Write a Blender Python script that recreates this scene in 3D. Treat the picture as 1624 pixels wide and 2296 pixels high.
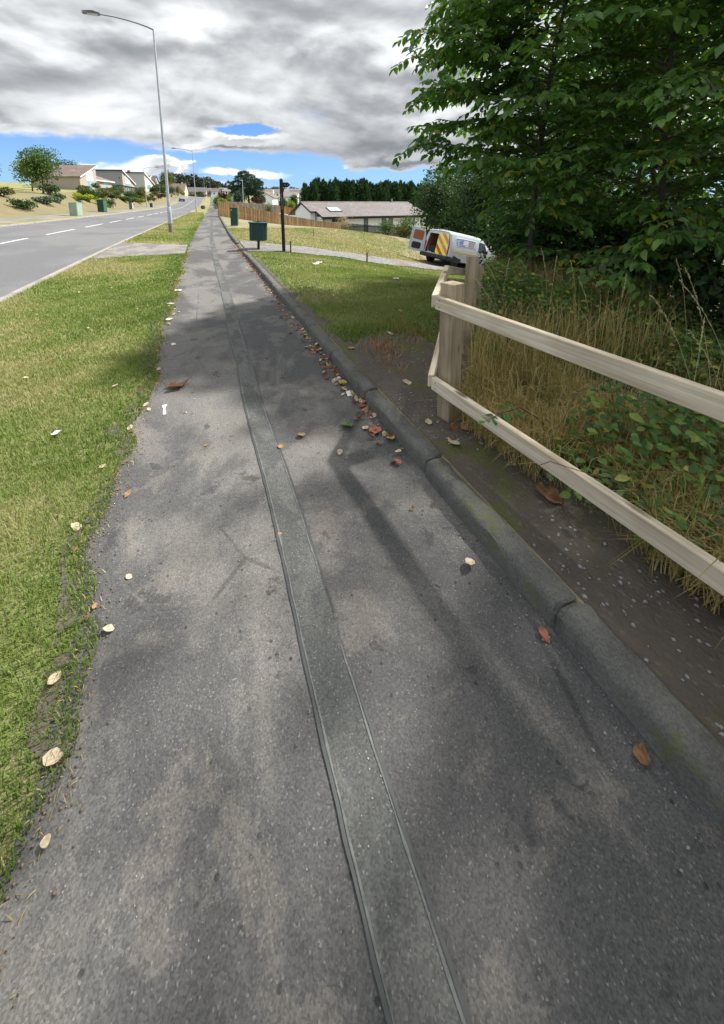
import bpy, math, random
import numpy as np
from mathutils import Vector, Matrix
random.seed(7)
RNG = np.random.default_rng(11)
for o in list(bpy.data.objects): bpy.data.objects.remove(o, do_unlink=True)
S = bpy.context.scene
COL = S.collection
R = math.radians

# ------------------------------------------------------------------ camera
HEAD = R(19.2)          # the camera looks this far to the right of the footpath
PITCH = R(10.8)         # and this far down
cam_d = bpy.data.cameras.new('camera'); cam = bpy.data.objects.new('camera', cam_d); COL.objects.link(cam)
cam.location = (0, 0, 1.6)
cam.rotation_euler = (R(90) - PITCH, 0, -HEAD)
cam_d.sensor_fit = 'HORIZONTAL'; cam_d.sensor_width = 36.0
cam_d.lens = 36.0 * 870 / 1624
cam_d.shift_x = (812 - 759.5) / 1624
cam_d.shift_y = -(1148 - 621) / 1624
cam_d.clip_start = 0.05; cam_d.clip_end = 6000
S.camera = cam
S.render.resolution_x = 724; S.render.resolution_y = 1024
S.view_settings.view_transform = 'Standard'; S.view_settings.look = 'None'
S.view_settings.gamma = 1; S.view_settings.use_curve_mapping = False
S.view_settings.exposure = 1.45

# ------------------------------------------------------------------ sun and sky
SUN_AZ, SUN_EL = R(82), R(51)      # clockwise from the direction of the footpath
sd = Vector((math.sin(SUN_AZ) * math.cos(SUN_EL), math.cos(SUN_AZ) * math.cos(SUN_EL), math.sin(SUN_EL)))
sl = bpy.data.lights.new('sun', 'SUN'); sl.energy = 3.1; sl.angle = R(1.6); sl.color = (1.0, 0.965, 0.91)
so = bpy.data.objects.new('sun', sl); so.rotation_euler = (-sd).to_track_quat('-Z', 'Y').to_euler(); so.location = (30, -5, 40); COL.objects.link(so)

class NT:
    """small helper around a node tree"""
    def __init__(s, tree): s.t = tree; s.n = tree.nodes; s.l = tree.links
    def new(s, ty, **kw):
        n = s.n.new(ty)
        for k, v in kw.items():
            if k.startswith('i_'): n.inputs[k[2:].replace('_', ' ')].default_value = v
            else: setattr(n, k, v)
        return n
    def put(s, sock, v):
        if v is None: return
        if isinstance(v, bpy.types.NodeSocket): s.l.new(v, sock)
        else:
            if sock.type == 'RGBA' and not hasattr(v, '__len__'): v = (v, v, v, 1)
            if sock.type == 'RGBA' and len(v) == 3: v = (*v, 1)
            sock.default_value = v
    def m(s, op, a, b=None, c=None, clamp=False):
        n = s.n.new('ShaderNodeMath'); n.operation = op; n.use_clamp = clamp
        s.put(n.inputs[0], a); s.put(n.inputs[1], b)
        if c is not None: s.put(n.inputs[2], c)
        return n.outputs[0]
    def vm(s, op, a, b=None, out=0):
        n = s.n.new('ShaderNodeVectorMath'); n.operation = op
        s.put(n.inputs[0], a)
        if b is not None:
            if op == 'SCALE': s.put(n.inputs['Scale'], b)
            else: s.put(n.inputs[1], b)
        return n.outputs[out]
    def step(s, x, a, b, lo=0.0, hi=1.0):
        n = s.n.new('ShaderNodeMapRange'); n.interpolation_type = 'SMOOTHSTEP'
        s.put(n.inputs[0], x); s.put(n.inputs[1], a); s.put(n.inputs[2], b); s.put(n.inputs[3], lo); s.put(n.inputs[4], hi)
        return n.outputs[0]
    def mix(s, f, a, b, mode='MIX'):
        n = s.n.new('ShaderNodeMix'); n.data_type = 'RGBA'; n.blend_type = mode
        s.put(n.inputs[0], f); s.put(n.inputs[6], a); s.put(n.inputs[7], b)
        return n.outputs[2]
    def noise(s, vec, scale, detail=4, rough=0.55, dist=0.0):
        n = s.n.new('ShaderNodeTexNoise'); s.put(n.inputs['Vector'], vec)
        n.inputs['Scale'].default_value = scale; n.inputs['Detail'].default_value = detail
        n.inputs['Roughness'].default_value = rough; n.inputs['Distortion'].default_value = dist
        return n.outputs[0]
    def vor(s, vec, scale, feature='F1', out=0, rand=1.0):
        n = s.n.new('ShaderNodeTexVoronoi'); n.feature = feature; s.put(n.inputs['Vector'], vec)
        n.inputs['Scale'].default_value = scale; n.inputs['Randomness'].default_value = rand
        return n.outputs[out]
    def mapv(s, vec, scale=(1, 1, 1), rot=(0, 0, 0), loc=(0, 0, 0)):
        n = s.n.new('ShaderNodeMapping'); s.put(n.inputs[0], vec)
        n.inputs['Scale'].default_value = scale; n.inputs['Rotation'].default_value = rot; n.inputs['Location'].default_value = loc
        return n.outputs[0]

W = bpy.data.worlds.new('World'); S.world = W; W.use_nodes = True
g = NT(W.node_tree); g.n.clear()
SKYK = 0.1
dirv = g.new('ShaderNodeTexCoord').outputs['Generated']
sky = g.new('ShaderNodeTexSky'); sky.sky_type = 'NISHITA'; sky.sun_disc = False
sky.sun_elevation = SUN_EL; sky.sun_rotation = SUN_AZ; sky.altitude = 50; sky.air_density = 1.0; sky.dust_density = 0.3; sky.ozone_density = 2.0
fy = g.vm('DOT_PRODUCT', dirv, (math.sin(HEAD), math.cos(HEAD), 0), 1)
rx = g.vm('DOT_PRODUCT', dirv, (math.cos(HEAD), -math.sin(HEAD), 0), 1)
sep = g.new('ShaderNodeSeparateXYZ'); g.l.new(dirv, sep.inputs[0]); dz = sep.outputs[2]
az = g.m('MULTIPLY', g.m('ARCTAN2', rx, fy), 57.2958)
el = g.m('MULTIPLY', g.m('ARCSINE', dz), 57.2958)
def warped(vecz):
    v = g.mapv(dirv, (1, 1, 2.4), loc=(3.1, 1.7, vecz))
    return g.noise(v, 3.1, 8, 0.50, 0.25), g.noise(v, 1.3, 3, 0.5), g.noise(g.mapv(v, loc=(5, 2, 1)), 11, 6, 0.6)
def density(vecz, de):
    n1, n2, n3 = warped(vecz)
    e2 = g.m('ADD', el, de)
    azw = g.m('ADD', az, g.m('MULTIPLY', g.m('SUBTRACT', n3, 0.5), 7.0))
    elw = g.m('ADD', e2, g.m('MULTIPLY', g.m('SUBTRACT', n3, 0.5), 3.4))
    d = g.m('ADD', g.m('MULTIPLY', g.m('SUBTRACT', n1, 0.5), 1.25), g.m('MULTIPLY', g.m('SUBTRACT', n2, 0.5), 0.7))
    base = g.m('ADD', 5.5, g.m('MULTIPLY', az, -0.05))       # underside of the cloud sheet
    up = g.m('SUBTRACT', elw, base)
    d = g.m('ADD', d, g.step(up, -1.6, 2.4, -0.42, 0.44))
    for a, e, sa, se, w in [(-24.3, 5.3, 3.9, 1.25, .95), (-28.5, 3.7, 4.2, .85, .85), (-15.8, 4.5, 2.9, .8, .80), (-10.0, 3.8, 5.4, .85, .80),
                            (1.8, 5.2, 3.6, 1.1, .62), (-13.3, 9.7, 3.6, .8, -1.25), (-18.5, 8.5, 2.0, .5, -.35), (-27, 6.0, 6, .5, -.5), (-16, 6.3, 7, .6, -.4), (-2, 5.0, 3, .8, -.4), (10, 3.4, 9, .9, -.3), (-31, 5.2, 1.8, .7, .5), (9.5, 5.4, 5, 1.8, .75),
                            (-20.3, 5.1, .9, .6, .6), (-7.5, 2.4, 9, .5, .4), (-20, 2.7, 6, .5, .66), (-15, 8.1, 5.0, .7, .34), (-3.5, 4.2, 1.6, .35, .5)]:
        qa = g.m('DIVIDE', g.m('SUBTRACT', azw, a), sa); qe = g.m('DIVIDE', g.m('SUBTRACT', elw, e), se)
        r2 = g.m('ADD', g.m('MULTIPLY', qa, qa), g.m('MULTIPLY', qe, qe))
        d = g.m('ADD', d, g.m('MULTIPLY', g.m('POWER', 2.71828, g.m('MULTIPLY', r2, -1)), w))
    return d, n1, n2, n3
D, n1, n2, n3 = density(0, 0)
D2, _, _, _ = density(0.05, 0.9)
alpha = g.step(D, -0.12, 0.28)
thick = g.step(D, 0.12, 0.62)
above = g.step(g.m('SUBTRACT', D2, D), -0.16, 0.20)
big = g.noise(g.mapv(dirv, (1, 1, 2.2), loc=(8, 1, 3)), 2.3, 4, 0.55)
dark = g.m('ADD', g.m('MULTIPLY', thick, 0.50), g.m('MULTIPLY', above, 0.48))
dark = g.m('SUBTRACT', dark, g.m('MULTIPLY', g.step(el, 5.5, 8.5, 0.15, 1.0), g.m('MULTIPLY', g.step(g.m('ADD', big, g.m('MULTIPLY', g.m('SUBTRACT', n1, 0.5), 0.7)), 0.50, 0.74), 0.50)))
dark = g.m('ADD', dark, g.m('MULTIPLY', g.m('SUBTRACT', n3, 0.5), -0.20))
dark = g.m('ADD', dark, g.m('MULTIPLY', g.m('POWER', 2.71828, g.m('MULTIPLY', g.m('ADD', g.m('POWER', g.m('DIVIDE', g.m('SUBTRACT', el, 10.5), 4.5), 2), g.m('POWER', g.m('DIVIDE', g.m('SUBTRACT', az, 1), 11), 2)), -1)), 0.34))
dark = g.m('MULTIPLY', g.step(dark, 0.02, 0.96), g.step(el, 17, 42, 1.0, 0.45))
cloud = g.mix(dark, (4.3, 4.4, 4.5, 1), (1.02, 1.10, 1.18, 1))
blue = g.mix(1.0, sky.outputs[0], (0.21, 0.37, 0.64, 1), 'MULTIPLY')
blue = g.mix(g.step(el, 1, 12), g.mix(0.55, blue, (1.75, 2.6, 3.4, 1)), g.mix(0.12, blue, (1.9, 2.5, 3.1, 1)))
skyc = g.mix(alpha, blue, cloud)
bg = g.new('ShaderNodeBackground'); g.l.new(skyc, bg.inputs[0]); bg.inputs[1].default_value = SKYK
wo = g.new('ShaderNodeOutputWorld'); g.l.new(bg.outputs[0], wo.inputs[0])

# ------------------------------------------------------------------ materials
def material(name):
    m = bpy.data.materials.new(name); m.use_nodes = True
    t = NT(m.node_tree); b = t.n['Principled BSDF']
    return m, t, b
def pos(t): return t.new('ShaderNodeNewGeometry').outputs['Position']
def objc(t): return t.new('ShaderNodeTexCoord').outputs['Object']
def rnd(t): return t.new('ShaderNodeObjectInfo').outputs['Random']
def bump(t, b, h, strength, dist):
    n = t.new('ShaderNodeBump'); n.inputs['Strength'].default_value = strength; n.inputs['Distance'].default_value = dist
    t.l.new(h, n.inputs['Height']); t.l.new(n.outputs[0], b.inputs['Normal'])
def plain(name, col, rough=0.6, metal=0.0, var=0.25, scale=6.0, obj=True, bmp=0.0, dirt=0.0, rand=0.0, spec=None):
    m, t, b = material(name)
    v = objc(t) if obj else pos(t)
    n = t.noise(v, scale, 6, 0.6)
    lo = tuple(c * (1 - var) for c in col); hi = tuple(min(1, c * (1 + var)) for c in col)
    c = t.mix(n, lo, hi)
    if dirt:
        dn = t.step(t.noise(v, scale * 0.37, 5, 0.65), 0.5, 0.72)
        c = t.mix(t.m('MULTIPLY', dn, dirt), c, (0.06, 0.055, 0.04))
    if rand:
        hs = t.new('ShaderNodeHueSaturation'); t.l.new(c, hs.inputs['Color'])
        t.l.new(t.m('ADD', 1 - rand, t.m('MULTIPLY', rnd(t), 2 * rand)), hs.inputs['Value']); c = hs.outputs[0]
    t.put(b.inputs['Base Color'], c); b.inputs['Roughness'].default_value = rough; b.inputs['Metallic'].default_value = metal
    if spec is not None: b.inputs['Specular IOR Level'].default_value = spec
    if bmp: bump(t, b, t.noise(v, scale * 4, 5, 0.6), bmp, 0.01)
    return m
def wood(name, light, dark_, axis=2, rough=0.75, knots=True, rand=0.12, fine=1.0, green=0.0):
    m, t, b = material(name)
    v = objc(t)
    off = t.vm('ADD', v, t.vm('SCALE', t.new('ShaderNodeCombineXYZ', i_X=3.1, i_Y=5.7, i_Z=9.2).outputs[0], rnd(t)))
    sc = [17 * fine, 17 * fine, 17 * fine]; sc[axis] = 1.0 * fine
    g1 = t.noise(t.mapv(off, tuple(sc)), 1.0, 5, 0.6, 0.4)
    sc2 = [110 * fine, 110 * fine, 110 * fine]; sc2[axis] = 3.0 * fine
    g2 = t.noise(t.mapv(off, tuple(sc2)), 1.0, 3, 0.6)
    f = t.m('ADD', t.m('MULTIPLY', g1, 0.62), t.m('MULTIPLY', g2, 0.38))
    c = t.mix(t.step(f, 0.34, 0.64), dark_, light)
    if knots:
        kv = [7, 7, 7]; kv[axis] = 2.2
        k = t.vor(t.mapv(off, tuple(kv)), 1.0)
        c = t.mix(t.step(k, 0.17, 0.07), c, tuple(x * 0.38 for x in dark_))
    big = t.noise(off, 2.2, 4, 0.6)
    c = t.mix(t.m('MULTIPLY', t.step(big, 0.45, 0.7), 0.35), c, tuple(x * 0.7 for x in dark_))
    if green: c = t.mix(t.m('MULTIPLY', t.step(t.noise(off, 5, 5, .65), 0.5, 0.7), green), c, (0.10, 0.12, 0.05))
    hs = t.new('ShaderNodeHueSaturation'); t.l.new(c, hs.inputs['Color'])
    t.l.new(t.m('ADD', 1 - rand, t.m('MULTIPLY', rnd(t), 2 * rand)), hs.inputs['Value'])
    t.put(b.inputs['Base Color'], hs.outputs[0]); b.inputs['Roughness'].default_value = rough; b.inputs['Specular IOR Level'].default_value = 0.25
    bump(t, b, f, 0.45, 0.004)
    return m
def leafmat(name, stops, trans=0.35, rough=0.5, spec=0.35):
    """stops: colours from tint 0 to tint 1; the tint is stored per leaf"""
    m, t, b = material(name)
    a = t.new('ShaderNodeAttribute', attribute_name='tint').outputs['Fac']
    cr = t.new('ShaderNodeValToRGB'); e = cr.color_ramp.elements
    while len(e) < len(stops): e.new(0.5)
    for i, (p, c) in enumerate(stops): e[i].position = p; e[i].color = (*c, 1)
    t.l.new(a, cr.inputs[0])
    vein = t.noise(pos(t), 40, 3, 0.6)
    c = t.mix(1.0, cr.outputs[0], t.mix(vein, (0.75, 0.75, 0.75), (1.2, 1.2, 1.2)), 'MULTIPLY')
    t.put(b.inputs['Base Color'], c); b.inputs['Roughness'].default_value = rough; b.inputs['Specular IOR Level'].default_value = spec
    if trans:
        tr = t.new('ShaderNodeBsdfTranslucent'); t.put(tr.inputs[0], t.mix(1.0, c, (1.5, 1.7, 0.75), 'MULTIPLY'))
        mx = t.new('ShaderNodeMixShader'); mx.inputs[0].default_value = trans
        t.l.new(b.outputs[0], mx.inputs[1]); t.l.new(tr.outputs[0], mx.inputs[2])
        t.l.new(mx.outputs[0], t.n['Material Output'].inputs[0])
    return m

M = {}
def mk_asphalt(name, dark_, light, patch_scale, flake=True, fine=1.0, edge=False):
    m, t, b = material(name); p = pos(t)
    wv = t.noise(t.mapv(p, (1.0, 0.55, 1)), patch_scale, 7, 0.62, 0.5)
    pt_ = t.step(wv, 0.45, 0.545)
    c = t.mix(pt_, dark_, light)
    if flake:   # the worn top coat has come away in ragged patches
        fl = t.noise(t.mapv(p, (1, 1, 1), loc=(4, 9, 0)), 2.6, 9, 0.68, 0.2)
        c = t.mix(t.m('MULTIPLY', t.step(fl, 0.545, 0.61), 0.36), c, (light[0] * 1.30, light[1] * 1.23, light[2] * 1.13))
        fd = t.noise(t.mapv(p, (1, 1, 1), loc=(14, 2, 0)), 4.5, 9, 0.7, 0.3)
        c = t.mix(t.m('MULTIPLY', t.step(fd, 0.60, 0.64), 0.7), c, tuple(x * 0.6 for x in dark_))
        # pits
        pi = t.vor(p, 21.0); pm = t.step(t.noise(p, 5, 3), 0.42, 0.6)
        c = t.mix(t.m('MULTIPLY', t.m('MULTIPLY', t.step(pi, 0.17, 0.10), pm), 0.85), c, tuple(x * 0.35 for x in dark_))
        # cracks
        ck = t.vor(t.mapv(t.vm('ADD', p, t.vm('SCALE', t.new('ShaderNodeTexNoise', i_Scale=3.0, i_Detail=6.0).outputs[1], 0.35)), (0.8, 0.55, 1)), 0.7, 'DISTANCE_TO_EDGE')
        c = t.mix(t.m('MULTIPLY', t.m('MULTIPLY', t.step(ck, 0.005, 0.0015), 0.6), t.step(t.noise(p, 1.1, 3), 0.5, 0.6)), c, tuple(x * 0.35 for x in dark_))
    st = t.vor(p, 230 * fine, out=1)
    sv = t.new('ShaderNodeSeparateColor'); t.l.new(st, sv.inputs[0])
    c = t.mix(0.42, c, t.mix(1.0, c, t.mix(sv.outputs[0], (0.35, 0.35, 0.37), (1.75, 1.72, 1.65)), 'MULTIPLY'))
    c = t.mix(0.5, c, t.mix(1.0, c, t.mix(t.noise(p, 55, 6, 0.75), (0.3, 0.3, 0.3), (1.7, 1.7, 1.7)), 'MULTIPLY'))
    br = t.m('MULTIPLY', t.step(sv.outputs[1], 0.965, 0.985), 0.28)
    c = t.mix(br, c, (0.34, 0.33, 0.31))
    t.put(b.inputs['Base Color'], c); b.inputs['Roughness'].default_value = 0.82; b.inputs['Specular IOR Level'].default_value = 0.3
    h = t.m('ADD', t.m('MULTIPLY', t.vor(p, 130 * fine), 0.5), t.m('MULTIPLY', t.noise(p, 30, 6, 0.65), 0.9))
    bump(t, b, h, 0.55, 0.006)
    return m
M['path'] = mk_asphalt('worn_footpath_asphalt', (0.074, 0.073, 0.073), (0.140, 0.134, 0.126), 0.8)
M['trench'] = mk_asphalt('reinstated_asphalt', (0.072, 0.075, 0.072), (0.112, 0.112, 0.106), 3.0, flake=False, fine=0.9)
M['road'] = mk_asphalt('road_asphalt', (0.118, 0.120, 0.126), (0.145, 0.146, 0.15), 0.25, flake=False, fine=0.5)
M['pavement'] = mk_asphalt('pavement_asphalt', (0.15, 0.15, 0.15), (0.19, 0.185, 0.18), 0.4, flake=False, fine=0.5)
M['crossing'] = mk_asphalt('crossing_asphalt', (0.15, 0.14, 0.13), (0.21, 0.20, 0.185), 1.4, flake=True, fine=0.7)
M['seal'] = plain('bitumen_seal', (0.05, 0.054, 0.052), 0.6, var=0.5, scale=30, obj=False)
M['sealpale'] = plain('joint_edge_highlight', (0.135, 0.14, 0.135), 0.9, var=0.8, scale=40, obj=False, bmp=0.4)  # pale tone paints a highlight along the trench joints
M['paint'] = plain('white_road_paint', (0.68, 0.68, 0.66), 0.6, var=0.25, scale=12, obj=False, dirt=0.35)

def mk_ground():
    m, t, b = material('mown_turf'); p = pos(t)
    a = t.noise(t.mapv(p, (1, 1, 1)), 0.55, 6, 0.6, 0.3); bb = t.noise(p, 3.2, 7, 0.65); cc = t.noise(p, 45, 4, 0.7)
    f = t.m('ADD', t.m('MULTIPLY', a, 0.55), t.m('MULTIPLY', bb, 0.45))
    c = t.mix(t.step(f, 0.40, 0.58), (0.135, 0.175, 0.05), (0.32, 0.285, 0.15))
    c = t.mix(t.m('MULTIPLY', t.step(bb, 0.62, 0.74), 0.5), c, (0.15, 0.11, 0.06))
    c = t.mix(1.0, c, t.mix(cc, (0.45, 0.45, 0.45), (1.45, 1.45, 1.45)), 'MULTIPLY')
    t.put(b.inputs['Base Color'], c); b.inputs['Roughness'].default_value = 0.95; b.inputs['Specular IOR Level'].default_value = 0.1
    bump(t, b, t.m('ADD', t.m('MULTIPLY', t.noise(p, 18, 6, 0.7), 1), t.m('MULTIPLY', cc, 0.6)), 0.8, 0.05)
    return m
M['turf'] = mk_ground()
def mk_dry():
    m, t, b = material('parched_turf'); p = pos(t)
    a = t.noise(p, 0.35, 6, 0.62, 0.3); bb = t.noise(t.mapv(p, (0.5, 1.6, 1), rot=(0, 0, 0.5)), 2.1, 7, 0.65); cc = t.noise(p, 22, 5, 0.7)
    c = t.mix(t.step(a, 0.42, 0.62), (0.27, 0.238, 0.15), (0.165, 0.175, 0.078))
    c = t.mix(t.m('MULTIPLY', t.step(bb, 0.46, 0.66), 0.5), c, (0.31, 0.275, 0.18))
    c = t.mix(t.m('MULTIPLY', t.step(bb, 0.36, 0.27), 0.5), c, (0.11, 0.085, 0.045))
    c = t.mix(1.0, c, t.mix(cc, (0.5, 0.5, 0.5), (1.4, 1.4, 1.4)), 'MULTIPLY')
    t.put(b.inputs['Base Color'], c); b.inputs['Roughness'].default_value = 0.95; b.inputs['Specular IOR Level'].default_value = 0.1
    bump(t, b, t.noise(p, 9, 7, 0.7), 0.8, 0.08)
    return m
M['dry'] = mk_dry()
M['bank'] = plain('parched_garden_lawn', (0.165, 0.138, 0.068), 0.95, var=0.4, scale=0.6, obj=False, bmp=0.5)
def mk_soil():
    m, t, b = material('bare_soil'); p = pos(t)
    n = t.noise(p, 6, 8, 0.65); c = t.mix(n, (0.050, 0.041, 0.032), (0.14, 0.115, 0.09))
    mo = t.step(t.noise(t.mapv(p, loc=(3, 1, 0)), 2.3, 7, 0.65), 0.52, 0.62)
    c = t.mix(t.m('MULTIPLY', mo, 0.7), c, (0.085, 0.10, 0.018))
    st = t.vor(p, 70, out=1); sv = t.new('ShaderNodeSeparateColor'); t.l.new(st, sv.inputs[0])
    c = t.mix(t.m('MULTIPLY', t.step(sv.outputs[0], 0.93, 0.98), 0.22), c, (0.22, 0.215, 0.21))
    t.put(b.inputs['Base Color'], c); b.inputs['Roughness'].default_value = 0.95
    bump(t, b, t.m('ADD', t.noise(p, 35, 7, 0.7), t.m('MULTIPLY', t.vor(p, 70), -0.5)), 0.9, 0.02)
    return m
M['soil'] = mk_soil()
def mk_gravel():
    m, t, b = material('grey_gravel'); p = pos(t)
    st = t.vor(p, 26, out=1); sv = t.new('ShaderNodeSeparateColor'); t.l.new(st, sv.inputs[0])
    c = t.mix(sv.outputs[0], (0.08, 0.08, 0.085), (0.27, 0.26, 0.25))
    c = t.mix(t.m('MULTIPLY', t.step(t.noise(p, 1.3, 6, 0.65), 0.48, 0.62), 0.7), c, (0.14, 0.105, 0.06))
    t.put(b.inputs['Base Color'], c); b.inputs['Roughness'].default_value = 0.9
    bump(t, b, t.vor(p, 26), 0.8, 0.02)
    return m
M['gravel'] = mk_gravel()
def mk_conc(name, col, moss=0.0):
    m, t, b = material(name); p = pos(t)
    n = t.noise(p, 9, 8, 0.68); c = t.mix(n, tuple(x * 0.62 for x in col), tuple(x * 1.3 for x in col))
    st = t.vor(p, 190, out=1); sv = t.new('ShaderNodeSeparateColor'); t.l.new(st, sv.inputs[0])
    c = t.mix(0.35, c, t.mix(1.0, c, t.mix(sv.outputs[0], (0.4, 0.4, 0.4), (1.6, 1.6, 1.6)), 'MULTIPLY'))
    c = t.mix(t.m('MULTIPLY', t.step(t.noise(p, 2.6, 6, 0.7), 0.5, 0.66), 0.55), c, tuple(x * 0.42 for x in col))
    if moss: c = t.mix(t.m('MULTIPLY', t.step(t.noise(t.mapv(p, loc=(7, 0, 0)), 7, 7, 0.7), 0.54, 0.66), moss), c, (0.11, 0.12, 0.045))
    t.put(b.inputs['Base Color'], c); b.inputs['Roughness'].default_value = 0.92; b.inputs['Specular IOR Level'].default_value = 0.12
    bump(t, b, t.m('ADD', t.noise(p, 60, 6, 0.7), t.noise(p, 14, 4, .6)), 0.9, 0.010)
    return m
M['kerb'] = mk_conc('weathered_kerb_concrete', (0.128, 0.127, 0.117), 0.7)
M['kerbpale'] = mk_conc('pale_kerb_concrete', (0.33, 0.31, 0.28))
M['stone'] = plain('grey_chipping', (0.26, 0.26, 0.26), 0.8, var=0.6, scale=3, obj=False)
M['boulder'] = plain('garden_boulder', (0.36, 0.35, 0.33), 0.85, var=0.3, scale=3, bmp=0.5)
M['rail'] = wood('bleached_softwood', (0.72, 0.64, 0.50), (0.42, 0.335, 0.23), axis=0, rand=0.06)
M['post'] = wood('weathered_post_softwood', (0.47, 0.385, 0.265), (0.235, 0.18, 0.115), axis=2, rand=0.08, green=0.35)
M['board'] = wood('new_fence_timber', (0.66, 0.45, 0.25), (0.40, 0.25, 0.125), axis=2, rand=0.34, fine=0.5)
M['orange'] = wood('orange_fence_timber', (0.60, 0.30, 0.09), (0.42, 0.19, 0.055), axis=2, rand=0.15, fine=0.3)
M['greywood'] = wood('silvered_fence_timber', (0.235, 0.195, 0.17), (0.13, 0.105, 0.09), axis=2, rand=0.25, fine=0.3)
M['darkwood'] = wood('dark_stained_timber', (0.03, 0.032, 0.03), (0.012, 0.013, 0.013), axis=2, rand=0.3, fine=0.4)
M['stake'] = wood('stake_timber', (0.34, 0.24, 0.14), (0.18, 0.12, 0.07), axis=2, rand=0.15)
M['galv'] = plain('galvanised_steel', (0.42, 0.45, 0.48), 0.45, 0.35, var=0.22, scale=7, rand=0.05)
M['galvdark'] = plain('weathered_lamp_head', (0.17, 0.18, 0.20), 0.5, 0.2, var=0.2)
M['lampbase'] = plain('rusty_column_foot', (0.20, 0.17, 0.155), 0.8, var=0.4, scale=14)
M['glass_lens'] = plain('lamp_lens', (0.55, 0.56, 0.56), 0.2, var=0.1)
M['blackpost'] = wood('black_stained_oak', (0.035, 0.032, 0.03), (0.014, 0.013, 0.013), axis=2, knots=False, rand=0.02)
M['lettering'] = plain('pale_lettering', (0.66, 0.68, 0.68), 0.6, var=0.1)
M['bin'] = plain('dark_green_bin_plastic', (0.010, 0.050, 0.050), 0.42, var=0.3, scale=5, dirt=0.2)
M['binpost'] = plain('black_painted_steel', (0.012, 0.014, 0.015), 0.5)
M['cab'] = plain('dark_green_cabinet_paint', (0.008, 0.055, 0.038), 0.4, var=0.2, scale=4, dirt=0.25)
M['cabpale'] = plain('pale_green_cabinet_paint', (0.30, 0.38, 0.31), 0.5, var=0.15, dirt=0.25)
M['cabmid'] = plain('mid_green_cabinet_paint', (0.045, 0.115, 0.085), 0.5, var=0.15)
M['cabgrey'] = plain('grey_cabinet_paint', (0.12, 0.13, 0.18), 0.5, var=0.15)
M['cabside'] = plain('light_grey_cabinet_paint', (0.40, 0.43, 0.48), 0.5, var=0.1)
M['sticker'] = plain('white_sticker', (0.75, 0.76, 0.76), 0.5, var=0.05)
def harl(name, col):
    m, t, b = material(name); p = pos(t)
    n = t.noise(p, 0.8, 6, 0.6); c = t.mix(n, tuple(x * 0.86 for x in col), tuple(min(1, x * 1.08) for x in col))
    st = t.noise(t.mapv(p, (2.5, 2.5, 0.25)), 1.0, 5, 0.65)
    c = t.mix(t.m('MULTIPLY', t.step(st, 0.55, 0.75), 0.25), c, tuple(x * 0.62 for x in col))
    t.put(b.inputs['Base Color'], c); b.inputs['Roughness'].default_value = 0.9
    bump(t, b, t.noise(p, 14, 5, 0.7), 0.4, 0.02)
    return m
M['white'] = harl('white_harling', (0.84, 0.89, 0.95)); M['cream'] = harl('cream_harling', (0.58, 0.51, 0.42))
M['beige'] = harl('beige_harling', (0.40, 0.335, 0.285)); M['grey'] = harl('shade_grey_harling', (0.30, 0.30, 0.315)); M['palegrey'] = harl('pale_grey_harling', (0.50, 0.51, 0.51))  # the plain grey one is a wall tone with shade painted in
M['pinkwall'] = harl('pink_brick', (0.42, 0.27, 0.23))
M['cladding'] = plain('white_cladding', (0.80, 0.80, 0.80), 0.5, var=0.06)
def tiles(name, col):
    m, t, b = material(name); p = objc(t)
    st = t.vor(t.mapv(p, (3.0, 3.0, 3.0)), 1.0, out=1); sv = t.new('ShaderNodeSeparateColor'); t.l.new(st, sv.inputs[0])
    n = t.noise(p, 1.1, 6, 0.65)
    c = t.mix(n, tuple(x * 0.72 for x in col), tuple(x * 1.25 for x in col))
    c = t.mix(0.3, c, t.mix(1.0, c, t.mix(sv.outputs[0], (0.6, 0.6, 0.6), (1.4, 1.4, 1.4)), 'MULTIPLY'))
    c = t.mix(t.m('MULTIPLY', t.step(t.noise(p, 0.55, 7, 0.7), 0.56, 0.7), 0.45), c, (0.36, 0.34, 0.31))
    t.put(b.inputs['Base Color'], c); b.inputs['Roughness'].default_value = 0.7
    return m
M['tile'] = tiles('grey_brown_roof_tile', (0.205, 0.18, 0.175)); M['tilebrown'] = tiles('brown_roof_tile', (0.155, 0.115, 0.095)); M['tiledark'] = tiles('dark_roof_tile', (0.11, 0.10, 0.10))
M['fascia'] = plain('black_fascia', (0.014, 0.015, 0.017), 0.45, var=0.2)
M['frame_dark'] = plain('dark_grey_window_frame', (0.04, 0.05, 0.055), 0.4, var=0.1)
M['frame_white'] = plain('white_window_frame', (0.76, 0.77, 0.77), 0.4, var=0.05)
def glassm(name, col, rough=0.06):
    m, t, b = material(name); n = t.noise(pos(t), 1.3, 3)
    t.put(b.inputs['Base Color'], t.mix(n, tuple(x * 0.6 for x in col), tuple(x * 1.4 for x in col))); b.inputs['Roughness'].default_value = rough
    b.inputs['Specular IOR Level'].default_value = 0.9
    return m
M['glass'] = glassm('dark_window_glass', (0.03, 0.045, 0.05)); M['glassblind'] = glassm('window_with_pale_blind', (0.42, 0.52, 0.50), 0.2); M['glassgrey'] = glassm('window_with_grey_blind', (0.14, 0.19, 0.21), 0.15)
M['glasspale'] = glassm('pale_reflecting_glass', (0.22, 0.34, 0.37), 0.1)
M['redpanel'] = plain('brick_red_panel', (0.26, 0.085, 0.065), 0.6)
M['vanwhite'] = plain('white_van_paint', (0.50, 0.53, 0.58), 0.22, var=0.04, scale=2, dirt=0.12, spec=0.6)
M['vaninner'] = plain('white_inner_steel', (0.56, 0.60, 0.66), 0.4, var=0.1)
M['ply'] = plain('hardboard_lining', (0.32, 0.115, 0.06), 0.7, var=0.25, scale=9)
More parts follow.
